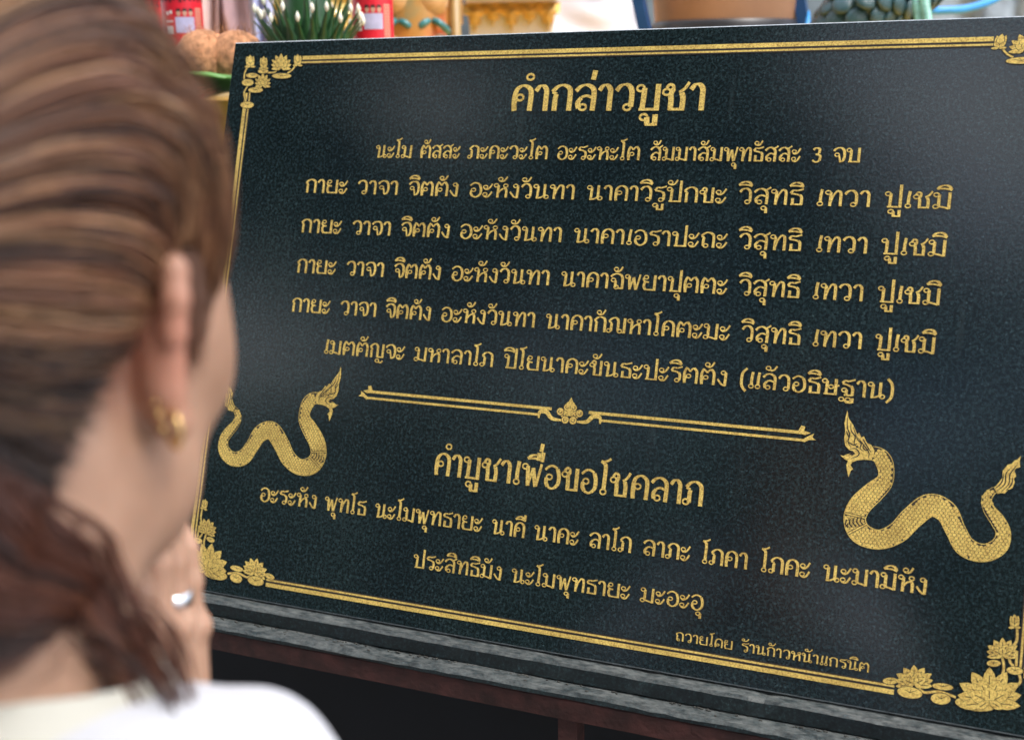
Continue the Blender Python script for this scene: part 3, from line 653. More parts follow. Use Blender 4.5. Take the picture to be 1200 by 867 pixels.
E3((0,.090,-.046), (.024,.010,.0055), .004); E3((0,.088,-.056), (.021,.010,.006), .004)
E3((0,.101,-.0508), (.022,.006,.0012), .002, True)
# ears: rim, bowl and lobe
for s in (-1,1):
    o = np.array((s*.067,-.003,-.007)); ax_ = np.array((s*.66,-.75,0)); ax_ /= np.linalg.norm(ax_); fr = np.array((s*.16,.9,0))*.010
    ep = lambda a, z, f=0.0: hh(o+ax_*a*.88+np.array((0,0,z))+fr*f)
    rim = [(.002,.010,.6),(.004,.020,.7),(.010,.027,.6),(.020,.031,.3),(.030,.028,0),(.032,.017,0),(.028,.004,0),(.021,-.007,.1),(.017,-.019,.3),(.014,-.030,.6)]
    B.chain([ep(*p) for p in rim], [.003,.0038,.0046,.0050,.0050,.0046,.0042,.0040,.0044,.0062], .004)
    B.cap(ep(.014,-.030,.6), ep(.006,-.027,1.1), .0060, .0055, .006)
    for z in (-.018,-.012,-.006,0,.006,.012,.017): B.cap(ep(.004,z,.4), ep(float(np.interp(z,(-.02,-.007,.006,.018),(.014,.018,.023,.026))),z+.002,0), .0040, .0026, .008)
    for z in (-.018,-.012,-.006,0,.006,.012,.016): B.cap(ep(-.004,z,-.2), ep(.010,z,-.25), .0065, .0042, .010)
# neck and trunk
B.chain([(0,-.028,-.05),(0,-.045,-.11),(0,-.055,-.17)], [.052,.050,.056], .03)
B.cap((.0,-.06,-.16), (.085,-.03,-.215), .041, .034, .03); B.cap((.0,-.06,-.16), (-.13,-.03,-.195), .043, .040, .03)
SHR, SHL = (.088,-.024,-.220), (-.15,-.01,-.205)
B.ell((0,-.05,-.31), (.14,.09,.13), .03)
# hands
WR = {1: (.018,.081,-.255), -1: (-.016,.081,-.255)}; EL = {1: (.215,.09,-.365), -1: (-.225,.09,-.365)}; SH = {1: SHR, -1: SHL}
FING = [(-.030,.086,.070,.0086),(-.0105,.091,.078,.0090),(.0095,.087,.073,.0086),(.0285,.078,.057,.0076)]
RINGP = {}
tilt = math.radians(3)
for s in (-1,1):
    w = np.array(WR[s]); A = np.array((s*-.02, math.sin(tilt), math.cos(tilt))); L_ = np.array((0, math.cos(tilt), -math.sin(tilt))); N_ = np.array((s*1.0,0,0))
    hp = lambda l, a, n=0: w+L_*l+A*a+N_*n
    for i, (l, a, ln, r) in enumerate(FING):
        B.cap(hp(l*.62,.004), hp(l,a-.004), .0125, .0098, .008)
        sp_ = (.10, .03, -.04, -.12)[i]*(-1)
        p0 = hp(l,a,.001); p1 = hp(l+sp_*ln*.16, a+ln*.46, .0035-.001*i); p2 = hp(l+sp_*ln*.20, a+ln*.76, .001); p3 = hp(l+sp_*ln*.2, a+ln, -.003)
        B.chain([p0,p1,p2,p3], [r*1.06,r*.99,r*.92,r*.76], .0012)
        B.ell(hp(l,a+.002,.0065), (.0065,.0065,.0065), .006); B.ell(p1+N_*.0028, (.0058,.0058,.0058), .004)
        if s == 1 and i == 2: RINGP = (p0, p1, r)
    B.cap(hp(0,.0), hp(0,.04), .017, .012, .015)
    th = [hp(-.012,.012,.0), hp(-.034,.038,.003), hp(-.047,.066,.0), hp(-.050,.090,-.004)]
    B.chain(th, [.0155,.0115,.0100,.0082], .006)
    B.chain([hp(0,.004), tuple(np.array(WR[s])*.7+np.array(EL[s])*.3), EL[s]], [.0185,.029,.037], .012)
    B.chain([EL[s], SH[s]], [.036,.038], .02)
V, F_ = B.mesh(); V[:,2] += ZL
body = mesh_np('body', V, F_, M_SKIN, woman)
# shirt: looser surface round shoulders, arms and chest
M_SHIRT = simple('white_cotton', (.58,.58,.61), .85, .04, 8, bump=.25, bscale=900)
Q = SDF((-.34,-.24,-.80), (.34,.24,-.07), .005)
Q.cap((.045,-.058,-.180), (SHR[0],SHR[1],SHR[2]+.008), .056, .058, .04); Q.cap((-.045,-.058,-.172), SHL, .054, .060, .04)
Q.ell((0,-.05,-.36), (.185,.12,.20), .05); Q.ell((0,-.05,-.62), (.175,.125,.30), .05)
for s in (-1,1):
    Q.chain([SH[s], EL[s]], [.062,.052], .03)
    mid = np.array(WR[s])*.35+np.array(EL[s])*.65
    Q.chain([EL[s], mid], [.050,.042], .02)
Q.chain([(0,.02,-.06),(0,-.045,-.13),(0,-.05,-.185)], [.06,.060,.064], .01) if False else None
i0 = Q.lo; nx_, ny_, nz_ = Q.n
ax = [(Q.lo[j]+Q.h*np.arange(Q.n[j])) for j in range(3)]; X, Y, Z = np.meshgrid(*ax, indexing='ij')
fold = -.016*np.clip(np.abs(np.sin(34*X+30*Y+2.5*np.sin(14*X)+10*Z))-.5,0,1) + .0065*np.sin(38*X+26*Z+3*np.sin(17*Y))*np.sin(21*Y-9*Z) + .0045*np.sin(70*(X*.6+Z*.8)+4*np.sin(20*Y)) + .0025*np.sin(60*Z-45*X)
Q.D = (Q.D + fold.astype(np.float32)*np.clip((-.14-Z)/.04, 0, 1)).astype(np.float32)
nk = np.sqrt((X/1.15)**2+((Y+.035-(Z+.19)*.2))**2)-(.057)
Q.D = np.maximum(Q.D, -np.where(Z > -.27, nk, 1).astype(np.float32))
V, F_ = Q.mesh(); V[:,2] += ZL; mesh_np('shirt', V, F_, M_SHIRT, woman)
# collar band
M_COL = simple('cream_collar', (.62,.60,.52), .85, .06, 20, bump=.3, bscale=500)
v, f = [], []; n = 48; prof = [(.072,-.180),(.064,-.150),(.059,-.118),(.0635,-.115),(.070,-.148),(.079,-.178)]
for i in range(n):
    a = 2*math.pi*i/n
    for r, z in prof:
        lift = .012*math.cos(a-math.radians(-80))-.012 
        v.append((r*1.14*math.cos(a), -.038+r*math.sin(a), z+lift+.0015*math.sin(5*a)+ZL))
K = len(prof)
for i in range(n):
    for k in range(K): f.append((i*K+k, ((i+1)%n)*K+k, ((i+1)%n)*K+(k+1)%K, i*K+(k+1)%K))
mesh('collar', v, f, M_COL, woman, True)
mb = MB(); mb.lathe((0,-.05,0), [(.05,.02),(.30,.02),(.27,.30),(.21,ZL-.80),(.16,ZL-.70),(.05,ZL-.70)], 40); mb.build('skirt', simple('navy_skirt', (.02,.025,.06), .8, .3, 30), woman, True)
# ring, earring
p0, p1, r = RINGP; p0, p1 = np.array(p0), np.array(p1); pc = p0*.56+p1*.44; pc[2] += ZL; axr = Vector(p1-p0).normalized()
R_ = axr.to_track_quat('Z','Y').to_matrix()
mb = MB(); mb.lathe(pc, [(r*1.06,-.0032),(r*1.20,-.0032),(r*1.24,0),(r*1.20,.0032),(r*1.06,.0032)], 28, R_)
M_SILV = simple('silver', (.85,.87,.9), .18, .05, 50, metal=1); mb.build('ring', M_SILV, woman, True)
ep1 = lambda a, z, f=0.0: hh(np.array((.067,-.003,-.007))+np.array((.66,-.75,0))*a+np.array((0,0,z))+np.array((.16,.9,0))*.010*f)+np.array((0,0,ZL))
M_JEW = simple('gold_jewellery', (.85,.58,.22), .2, .1, 80, metal=1)
mb = MB(); c = ep1(.015,-.029,.2); hoop = [Vector(c)+Vector((.006*math.sin(t)*.75+.002, -.006*math.sin(t)*.65-.003, -.003-.0070*math.cos(t))) for t in [2*math.pi*i/20 for i in range(21)]]
mb.tube(hoop, .0011, 8, False); mb.ball(Vector(c)+Vector((-.002,-.006,.004)), .0014, 10, 6); mb.ball(Vector(c)+Vector((.000,-.008,-.001)), .0014, 10, 6)
mb.ball(Vector(c)+Vector((-.004,-.004,.008)), .0011, 8, 6); mb.build('earring', M_JEW, woman, True)
# eyes, brows, lips
for s in (-1,1):
    mb = MB(); c = hh((s*.031,.0765,.007))+np.array((0,0,ZL)); mb.ball(c, .0112, 16, 12); e_ = mb.build('eye', simple('eye_white', (.7,.68,.65), .2, .03), woman, True)
    mb = MB(); c = hh((s*.031,.0855,.003))+np.array((0,0,ZL)); mb.ball(c, (.0048,.0026,.0040), 12, 8); mb.build('iris', simple('iris_brown', (.03,.015,.008), .1), e_, True)
    mb = MB(); mb.tube([hh(p)+np.array((0,0,ZL)) for p in ((s*.014,.0885,.028),(s*.030,.0885,.034),(s*.048,.074,.030))], [.0016,.0024,.001], 6); mb.build('eyebrow', simple('brow_hair', (.03,.018,.012), .7), woman, True)
# ------------------------------------------------------------------ hair
m_, t_n, b_n = newmat('hair'); M_HAIR = m_
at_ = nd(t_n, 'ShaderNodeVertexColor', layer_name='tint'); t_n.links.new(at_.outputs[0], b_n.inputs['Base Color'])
b_n.inputs['Roughness'].default_value = .34; b_n.inputs['Specular IOR Level'].default_value = .55
M_SCALP = simple('under_hair', (.018,.011,.009), .6, .3, 60)
HC, HRr = np.array((0,-.018,.050)), np.array((.0825,.108,.120))
def hdir(d0, t):
    om = math.acos(np.clip(d0@gd,-1,1)); w = min(1, max(0, (om-1.1)/.9)); w = w*w*(3-2*w)
    c1 = (d0+gd)*.5/max(.35, np.linalg.norm((d0+gd)*.5))*1.05; c2 = np.array((d0[0]*1.25, .1, 1.15)); c = c1*(1-w)+c2*w
    d = (1-t)**2*d0+2*t*(1-t)*c+t*t*gd; return d/np.linalg.norm(d)
def surf(dir_, lift): # direction -> head-local point
    d = dir_/np.linalg.norm(dir_); k = 1/math.sqrt(((d/HRr)**2).sum()); return HC+d*(k+lift)
GATH = np.array((.0,-.124,.012)); gd = GATH-HC; gd /= np.linalg.norm(gd)
# hairline points on the right side, mirrored on the left (head-local), starting at the nape
HLN = [(.030,-.070,-.100),(.048,-.062,-.070),(.060,-.048,-.040),(.068,-.032,-.008),(.073,-.020,.016),(.075,-.004,.034),(.075,.012,.030),(.074,.022,.012),(.074,.044,.030),(.068,.060,.052),(.059,.058,.066),(.040,.070,.084),(.016,.077,.091),(0,.078,.092)]
HLN = HLN+[(-x,y,z) for x,y,z in HLN[:-1]][::-1]
hsp = np.array(cr_spline(HLN, 12)); NH = len(hsp)
# closed cap (under layer)
v, f = [], []; K = 26
for i in range(NH):
    d0 = hsp[i]-HC; d0 /= np.linalg.norm(d0); om = math.acos(np.clip(d0@gd,-1,1))
    for k in range(K+1):
        t = k/K; d = hdir(d0, t)
        r0 = np.linalg.norm(hsp[i]-HC); rs = 1/math.sqrt(((d/HRr)**2).sum())
        w_ = min(1, t/.40)**.8; r_ = (r0-.004)*(1-w_)+(rs-.004)*w_
        v.append(hh(HC+d*r_)+np.array((0,0,ZL)))
for i in range(NH-1):
    for k in range(K): f.append((i*(K+1)+k, (i+1)*(K+1)+k, (i+1)*(K+1)+k+1, i*(K+1)+k+1))
hair_o = mesh('hair', v, f, M_SCALP, woman, True)
CARM, BRWN, DARK, ASH = np.array((.54,.30,.15)), np.array((.25,.098,.048)), np.array((.028,.015,.012)), np.array((.11,.062,.046))
class Strands:
    def __init__(s): s.V = []; s.F = []; s.C = []; s.n = 0
    def add(s, pts, w, col, flat=.5):
        pts = np.array(pts); m = len(pts); tg = np.gradient(pts, axis=0); tg /= np.linalg.norm(tg, axis=1)[:,None]+1e-9
        up = pts-(HR@HC+np.array((0,0,ZL))); up -= (up*tg).sum(1)[:,None]*tg; up /= np.linalg.norm(up, axis=1)[:,None]+1e-9
        sd_ = np.cross(tg, up); tt = np.linspace(0,1,m); ww = (w*np.clip(np.minimum(tt/.08, (1-tt)/.12), .12, 1))[:,None]
        P4 = [pts+sd_*ww, pts+up*ww*flat, pts-sd_*ww, pts-up*ww*flat*.6]
        s.V.append(np.stack(P4, 1).reshape(-1,3)); a = np.arange(m-1)[:,None]*4
        for j in range(4): s.F.append(s.n+np.concatenate([a+j, a+(j+1)%4, a+4+(j+1)%4, a+4+j], 1))
        c = np.ones((m*4,4)); c[:,:3] = col if np.ndim(col) == 1 else np.repeat(col, 4, axis=0); s.C.append(c); s.n += m*4
    def build(s, name, parent, kind='stuff'):
        V = np.concatenate(s.V); F_ = np.concatenate(s.F); o = mesh_np(name, V, F_, M_HAIR, parent)
        ca = o.data.color_attributes.new('tint', 'FLOAT_COLOR', 'POINT'); ca.data.foreach_set('color', np.concatenate(s.C).astype(np.float32).ravel())
        o['kind'] = kind; return o
def hair_col(u, q):
    """clumped tone across the head: u = clump coordinate, q = random"""
    a = noise.noise(Vector((u*.55, 3.1, 0)))*.9+noise.noise(Vector((u*2.2, 9, 0)))*.6+(q-.5)*.9
    if a > .12: c = BRWN+(CARM-BRWN)*min(1,(a-.12)/.35)
    elif a > -.18: c = BRWN+(ASH-BRWN)*min(1,(.12-a)/.3)*.6
    else: c = ASH*.5+(DARK-ASH*.5)*min(1,(-.18-a)/.25)
    return c
ST = Strands(); rh = random.Random(11)
for i in range(11000):
    ui = rh.random()**.8 if rh.random() < .25 else rh.random()
    # favour the side the picture shows
    fi = ui*(NH-1); a_ = int(fi); p = hsp[a_]+(hsp[min(a_+1,NH-1)]-hsp[a_])*(fi-a_)
    d0 = p-HC; r0 = np.linalg.norm(d0); d0 = d0/r0; om = math.acos(np.clip(d0@gd,-1,1))
    ts = 0 if rh.random() < .35 else rh.random()**1.3*.65
    te = min(1, ts+rh.uniform(.35,1.0)); lift0 = rh.uniform(-.002,.0055)
    clump = round(fi*1.1+rh.gauss(0,.25))
    ph, amp = noise.noise(Vector((clump*.7,0,0)))*6, rh.uniform(-.004,.008)+.010*noise.noise(Vector((clump*.33,5,0)))
    n = 18; pts = []; fly = rh.random() < .09
    for k in range(n):
        t = ts+(te-ts)*k/(n-1)
        d = hdir(d0, t)
        side = np.cross(d0, gd); side /= np.linalg.norm(side)+1e-9
        bow = .16*math.sin(math.pi*t)*(1 if p[0] > 0 else -1)*-1 if abs(p[0]) > .02 else 0
        d = d+side*(amp*6*math.sin(3.0*t+ph)*math.sin(math.pi*t)+bow*.35*0)
        d /= np.linalg.norm(d)
        rs = 1/math.sqrt(((d/HRr)**2).sum()); w_ = min(1, t/.40)**.8; rr_ = r0*(1-w_)+rs*w_
        lump = .0013*noise.noise(Vector((clump*.9, t*2.5, 1)))*w_
        pts.append(hh(HC+d*(rr_+lift0+lump+.0012*math.sin(9*t+ph)+(.018*math.sin(math.pi*t)*abs(noise.noise(Vector((i*.37,t*2,0)))) if fly else 0)))+np.array((0,0,ZL)))
    nape = fi < 5.2*12*.9 or fi > NH-5.2*12*.9
    q = rh.random(); c = hair_col(fi*.55, q)
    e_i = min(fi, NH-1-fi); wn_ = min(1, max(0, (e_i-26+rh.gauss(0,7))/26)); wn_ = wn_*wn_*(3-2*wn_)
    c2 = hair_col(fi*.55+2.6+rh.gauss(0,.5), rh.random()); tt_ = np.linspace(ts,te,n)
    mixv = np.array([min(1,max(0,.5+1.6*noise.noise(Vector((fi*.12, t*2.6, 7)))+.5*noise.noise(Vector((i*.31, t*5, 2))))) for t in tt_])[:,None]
    cc = c[None,:]*(1-mixv)+c2[None,:]*mixv; cc = cc*wn_+(cc*.08+DARK*.42)*(1-wn_)  # nape strands: dark roots, plus under-hair shading put into their colour
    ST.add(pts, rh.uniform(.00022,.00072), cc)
# wisps hanging in front of the ear
for i in range(380):
    a = rh.random(); p0 = np.array((.0765+rh.uniform(-.001,.003), .006+.026*a, .034-.004*a)); ln = rh.uniform(.03,.062)*(1-.35*a); n = 12
    dr = np.array((.02+rh.gauss(0,.03), -.05-.30*a+rh.gauss(0,.12), -1)); pts = [hh(p0+dr*ln*t+np.array((-.004*t*t, .004*math.sin(3*t+i), 0)))+np.array((0,0,ZL)) for t in np.linspace(0,1,n)]
    ST.add(pts, rh.uniform(.00022,.0005), BRWN*.5+DARK*.4)
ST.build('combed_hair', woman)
# ponytail brought forward over the right shoulder
PONY = [(-190,540,.44),(-90,630,.45),(-15,680,.46),(48,690,.47),(84,702,.48),(120,730,.485),(150,762,.49),(180,806,.50),(206,856,.51)]
PRAD = [.014,.026,.042,.037,.023,.013,.0075,.0045,.002,.001]
PT = Strands()
path = [tuple(hh(GATH)+np.array((0,.012,.0)))]
for (px, py, d) in PONY: path.append(tuple(loc(at(px, py, d))))
path = np.array(cr_spline(path, 8)); npth = len(path); PF = []
e1_ = np.cross(path[1]-path[0], (0,0,1.))
for j in range(npth):
    tg = path[min(j+1,npth-1)]-path[max(j-1,0)]; tg /= np.linalg.norm(tg); e1_ = e1_-tg*(e1_@tg); e1_ /= np.linalg.norm(e1_); PF.append((e1_.copy(), np.cross(tg, e1_)))
radp = np.interp(np.linspace(0,1,npth), np.linspace(0,1,len(PRAD)), PRAD)
for i in range(3600):
    a = rh.uniform(0, 2*math.pi); a += .35*noise.noise(Vector((a*3,1,0))); rr0 = math.sqrt(rh.random()); s0 = rh.uniform(0,.3); s1 = rh.uniform(.80,1.0) if rh.random() < .8 else rh.uniform(.6,.8); n = 24; pts = []
    ph = 2.2*math.sin(a)+rh.gauss(0,.25); stray = 1 if rh.random() < .03 else 0; s1 = min(s1+.1*stray, 1)
    for k in range(n):
        t = s0+(s1-s0)*k/(n-1); x = t*(npth-1); j = min(int(x), npth-2); c = path[j]+(path[j+1]-path[j])*(x-j)
        tg = path[j+1]-path[j]; tg /= np.linalg.norm(tg); e1, e2 = PF[j]
        R0 = (radp[j]+(.012*t*stray))*(1+.10*math.sin(4*t+ph)); ang = a+.7*t+.12*math.sin(5*t+ph)
        pts.append(c+stray*np.array((.012*noise.noise(Vector((i*.7,t*3,0))),.012*noise.noise(Vector((i*.7,t*3,5))),.015*noise.noise(Vector((i*.7,t*3,9)))))+(e1*math.cos(ang)*R0+e2*math.sin(ang)*R0*.8)*rr0+np.array((0,0,ZL)))
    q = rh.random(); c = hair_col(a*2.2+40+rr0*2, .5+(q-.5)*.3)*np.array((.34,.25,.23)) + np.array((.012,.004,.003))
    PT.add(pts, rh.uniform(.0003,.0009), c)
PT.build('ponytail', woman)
mb = MB(); mb.tube([Vector(hh(GATH+np.array((0,.004+.004*0,0)))+np.array((0,0,ZL)))+Vector((.017*math.cos(t),.004*math.sin(t)*0-.004,.017*math.sin(t))) for t in [2*math.pi*i/16 for i in range(17)]], .004, 8, False); mb.build('hair_tie', simple('black_elastic', (.01,.01,.01), .8), woman, True)
#PART3
# ================================================================== ALTAR AND EVERYTHING BEHIND THE SIGN
zt = at(258, 118, 1.95).z                                   # altar top
def tp(px, d, z=None):                                      # photo column + distance, standing on the altar
    z = zt if z is None else z
    k = CAM.z + d*(cr.z*(px-600)/1500 + cf.z); py = 433.5 + (z-k)/(d*cd.z)*1500
    return at(px, py, d)
M_ALTAR = simple('gold_satin', (.62,.36,.05), .35, .3, 14, metal=.3, bump=.4, bscale=60)
altar = empty('altar_table', (-.9, 1.2, 0)); tag(altar, 'altar table under yellow-gold satin cloth behind the left side of the sign', 'table')
mb = MB(); mb.box((0,0,zt-.012), (3.0,1.6,.024)); mb.build('tabletop', M_ALTAR, altar)
v, f = [], []; n = 220; per = [(-1.5,-.8),(1.5,-.8),(1.5,.8),(-1.5,.8),(-1.5,-.8)]
for i in range(n+1):
    t = i/n*4; k = min(int(t), 3); a, b = per[k], per[k+1]; x, y = a[0]+(b[0]-a[0])*(t-k), a[1]+(b[1]-a[1])*(t-k)
    for j, z in enumerate((zt-.026, zt-.18, zt-.34)):
        w = (0,.012,.022)[j]*math.sin(i*1.1+math.sin(i*.3)); l = math.hypot(x,y); v.append((x*(1+w/l)*1.003, y*(1+w/l)*1.003, z))
for i in range(n):
    for j in range(2): f.append((i*3+j, (i+1)*3+j, (i+1)*3+j+1, i*3+j+1))
mesh('table_skirt', v, f, M_ALTAR, altar, True)
M_WOOD = simple('dark_wood', (.09,.045,.02), .6, .4, 12)
for sx in (-1,1):
    for sy in (-1,1):
        mb = MB(); mb.box((sx*1.4, sy*.7, (zt-.03)/2), (.06,.06,zt-.03)); mb.build('leg', M_WOOD, altar)
# --- bottles of red drink
def glassy(name, col, rough=.08, tr=.75):
    m, t, b = newmat(name); b.inputs['Base Color'].default_value = (*col, 1); b.inputs['Roughness'].default_value = rough
    b.inputs['Transmission Weight'].default_value = tr; b.inputs['IOR'].default_value = 1.33; return m
M_RED = glassy('red_drink', (.80,.035,.03)); M_LRED = simple('red_label', (.62,.012,.03), .4, .12, 40); M_LDARK = simple('label_maroon', (.12,.005,.012), .5, .2, 40)
M_WHITEP = simple('label_white', (.78,.76,.74), .5, .05, 40); M_LAV = simple('label_lavender', (.42,.42,.62), .5, .15, 60); M_FACE = simple('label_skin', (.52,.30,.22), .5, .1, 40)
M_ORNG = glassy('orange_drink', (.95,.30,.05)); M_BLACKP = simple('label_black', (.02,.015,.015), .5)
def curved(mbv, rr, x0, x1, z0, z1, a0, lift=0.0, n=8):
    """label patch wrapped on a bottle; x measured along the circumference"""
    r = rr+lift; k = len(mbv.v)
    for i in range(n+1):
        a = a0+(x0+(x1-x0)*i/n)/rr; mbv.v += [Vector((r*math.cos(a), r*math.sin(a), z0)), Vector((r*math.cos(a), r*math.sin(a), z1))]
    for i in range(n): mbv.f.append([k+2*i, k+2*i+2, k+2*i+3, k+2*i+1])
def bottle(px, d, label, liquid, rot):
    p = tp(px, d); e = empty('drink_bottle', p); tag(e, label, 'bottle', 'red drink bottles offered on the altar')
    rr = .0305; a0 = math.atan2((CAM-p).y, (CAM-p).x)+rot
    mb = MB(); mb.lathe((0,0,0), [(.001,.002),(.022,.001),(.028,.006),(rr,.016),(.0295,.05),(rr,.062),(rr,.168),(.0275,.185),(.016,.212),(.0125,.222),(.0125,.236),(.001,.237)], 36); mb.build('bottle_body', liquid, e, True)
    mb = MB(); mb.lathe((0,0,0), [(.0145,.224),(.0148,.243),(.013,.246),(.001,.246)], 28); mb.build('cap', M_LRED, e)
    mb = MB(); curved(mb, rr, -math.pi*rr, math.pi*rr, .066, .160, a0, .0004, 40); lb = mb.build('label', M_LRED, e, True)
    mb = MB(); q_ = random.Random(3)
    for zc in (.071,.078,.148,.1545):
        for i in range(26):
            x = -math.pi*rr+2*math.pi*rr*i/26; curved(mb, rr, x, x+q_.uniform(.003,.006), zc-.003*q_.random()-.001, zc+.003, a0, .0006, 2)
    tag(mb.build('label_pattern', M_LDARK, lb), None, None, kind='stuff')
    mb = MB(); curved(mb, rr, .017, .029, .088, .136, a0, .0006); mb.build('text_panel', M_FACE, lb)
    mb = MB()
    for i in range(11): curved(mb, rr, .018, .028, .090+.0042*i, .0915+.0042*i, a0, .0008, 4)
    mb.build('small_print', M_LRED, lb)
    mb = MB(); sh = MB(); hr_ = MB()
    for i, x in enumerate((.0095,.0005,-.0085)):
        k = len(mb.v)
        for (X0,X1,Z0,Z1) in ((x-.0052,x+.0052,.100,.123),): curved(sh, rr, X0, X1, Z0, Z1, a0, .0007+.0001*i, 3)
        for j in range(6):
            w = .0032*math.sin(math.pi*(j+.7)/6.6); curved(mb, rr, x-w, x+w, .1235+j*.0017, .1252+j*.0017, a0, .0010, 2)
        for j in range(3): curved(hr_, rr, x-.0036+.0006*j, x+.0036-.0006*j, .1315+j*.0012, .1329+j*.0012, a0, .0012, 2)
    sh.build('printed_shirts', M_LAV, lb); mb.build('printed_faces', M_FACE, lb); hr_.build('printed_hair', M_BLACKP, lb)
    mb = MB(); curved(mb, rr, -.030, -.018, .098, .110, a0, .0006, 4); curved(mb, rr, -.030, -.017, .116, .118, a0, .0006, 4)
    for z, x in ((.128,-.020),(.1265,-.026)): curved(mb, rr, x-.002, x+.002, z, z+.005, a0, .0006, 3)
    mb.build('white_print', M_WHITEP, lb)
    return e
bottle(221, 1.97, 'red drink bottle with printed label beside the coconuts, left of the sign', M_RED, .10)
bottle(441, 1.97, 'red drink bottle standing right of the leaf-cone offering, behind the sign', M_RED, 0)
bottle(186, 2.12, 'red and orange drink bottle half hidden by the woman\'s hair', M_ORNG, 1.4)
# --- coconuts
M_COCO = simple('coconut_husk', (.46,.22,.11), .9, .55, 90, bump=1.0, bscale=420)
for i, (px, r, lab) in enumerate(((243,.046,'brown husked coconut nearer the bottle, left of the other one'), (281,.045,'brown husked coconut half hidden behind the sign\'s left corner'))):
    c = tp(px, 1.93); e = empty('coconut', c); tag(e, lab, 'coconut', 'coconuts on the altar')
    mb = MB(); mb.ball((0,0,r*.98+.012), (r,r,r*1.02), 28, 20); o = mb.build('husk', M_COCO, e, True)
    for vv in o.data.vertices: vv.co += vv.co.normalized()*(.0015*noise.noise(vv.co*90)+.002*noise.noise(Vector((vv.co.x*200, vv.co.y*200, vv.co.z*20))))
    mb = MB()
    for k in range(60):
        a = rr.uniform(0,6.28); b = rr.uniform(.3,2.6); p0 = Vector((r*math.sin(b)*math.cos(a), r*math.sin(b)*math.sin(a), r*math.cos(b)+r+.012)); mb.tube([p0, p0*1.02+Vector((rr.gauss(0,.004),rr.gauss(0,.004),.004)), p0*1.03+Vector((rr.gauss(0,.007),rr.gauss(0,.007),.012))], [.0006,.0004,.0002], 4)
    tag(mb.build('husk_fibres', M_COCO, e), None, None, kind='stuff')
# --- banana leaf strips under the coconuts
M_LEAF = simple('banana_leaf', (.07,.20,.03), .4, .45, 25, spec=.6)
c = tp(258, 1.88); lt = empty('banana_leaf_tray', c); tag(lt, 'folded green banana leaves lying on the gold cloth below the coconuts', 'leaves')
for i in range(9):
    mb = MB(); a = -.7+.19*i; L_ = .09+.02*math.sin(i*3); pts = [Vector((math.cos(a)*L_*(t-.5)*2, math.sin(a)*L_*(t-.5)*2*.4-.01*i+.03, .006+.003*i+.010*math.sin(math.pi*t))) for t in [k/8 for k in range(9)]]
    k0 = len(mb.v)
    for k, p in enumerate(pts):
        w = .014*math.sin(math.pi*(k+.6)/9); mb.v += [p+Vector((0,-w,-.003)), p+Vector((0,0,.003)), p+Vector((0,w,-.003)), p+Vector((0,0,-.001))]
    for k in range(8):
        for j in range(4): mb.f.append([k0+k*4+j, k0+k*4+(j+1)%4, k0+(k+1)*4+(j+1)%4, k0+(k+1)*4+j])
    mb.build('leaf_strip', M_LEAF, lt, True)
# --- leaf-cone offering with white buds
M_DLEAF = simple('dark_leaf', (.014,.070,.018), .4, .4, 30, spec=.6); M_BUD = simple('jasmine_bud', (.80,.78,.66), .6, .08, 30, sss=.1)
c = tp(366, 1.90); bs = empty('leaf_cone_offering', c); tag(bs, 'tall green banana-leaf cone ringed with pointed leaves and white buds', 'offering')
mb = MB(); mb.lathe((0,0,0), [(.001,0),(.085,0),(.095,.02),(.085,.055),(.05,.06)], 30); mb.build('bowl', simple('silver_bowl', (.6,.5,.2), .3, .2, 30, metal=.8), bs, True)
prof = [(.040,.03)]+[(.043*(1-k/16)+.003+.0014*(k%2), .05+.021*k) for k in range(16)]; mb = MB(); mb.lathe((0,0,0), prof, 26); mb.build('cone', M_DLEAF, bs, True)
toC = (CAM-c); a00 = math.atan2(toC.y, toC.x)
mb = MB(); mb.tube([(.048*math.cos(a00+.1)*(1-t*.9), .048*math.sin(a00+.1)*(1-t*.9), .05+.31*t) for t in [k/10 for k in range(11)]], .0009, 5); mb.build('cone_seam', simple('pin_white', (.35,.45,.4), .5), bs)
for i in range(60):
    a = 2*math.pi*i/24+(.13 if i >= 24 else 0)+(.07 if i >= 48 else 0); R0 = .042 if i < 24 else .050; Lf = (.088 if i < 24 else .062)+rh.uniform(-.012,.012); sp_ = .022 if i < 24 else .030
    b0 = Vector((math.cos(a), math.sin(a), 0)); s0 = Vector((-math.sin(a), math.cos(a), 0)); mb = MB()
    for k in range(7):
        t = k/6; w = .0120*(1-t)**.7*(.7+.6*math.sin(math.pi*min(1,t*1.5))) + .0004; p = b0*(R0+sp_*t*t)+Vector((0,0,.05+Lf*t))
        mb.v += [p+s0*w-b0*.002, p+b0*.004*(1-t), p-s0*w-b0*.002, p-b0*.0025]
    for k in range(6):
        for j in range(4): mb.f.append([k*4+j, k*4+(j+1)%4, (k+1)*4+(j+1)%4, (k+1)*4+j])
    lf = mb.build('folded_leaf', M_DLEAF, bs, True)
    if i % 3 == 0 or i > 38:
        tip = b0*(R0+sp_)+Vector((0,0,.05+Lf+.001)); mb = MB(); mb.lathe(tip, [(.0005,-.002),(.0022,0),(.0034,.004),(.0027,.008),(.0012,.011),(.0002,.013)], 10); mb.build('bud', M_BUD, lf, True)
mb = MB()
for i in range(10):
    a = a00-.5+.11*i; mb.ball((.09*math.cos(a), .09*math.sin(a), .072), (.008,.008,.006), 8, 6)
mb.build('marigold', simple('marigold_orange', (.85,.38,.02), .8, .2, 200, bump=.8), bs, True)
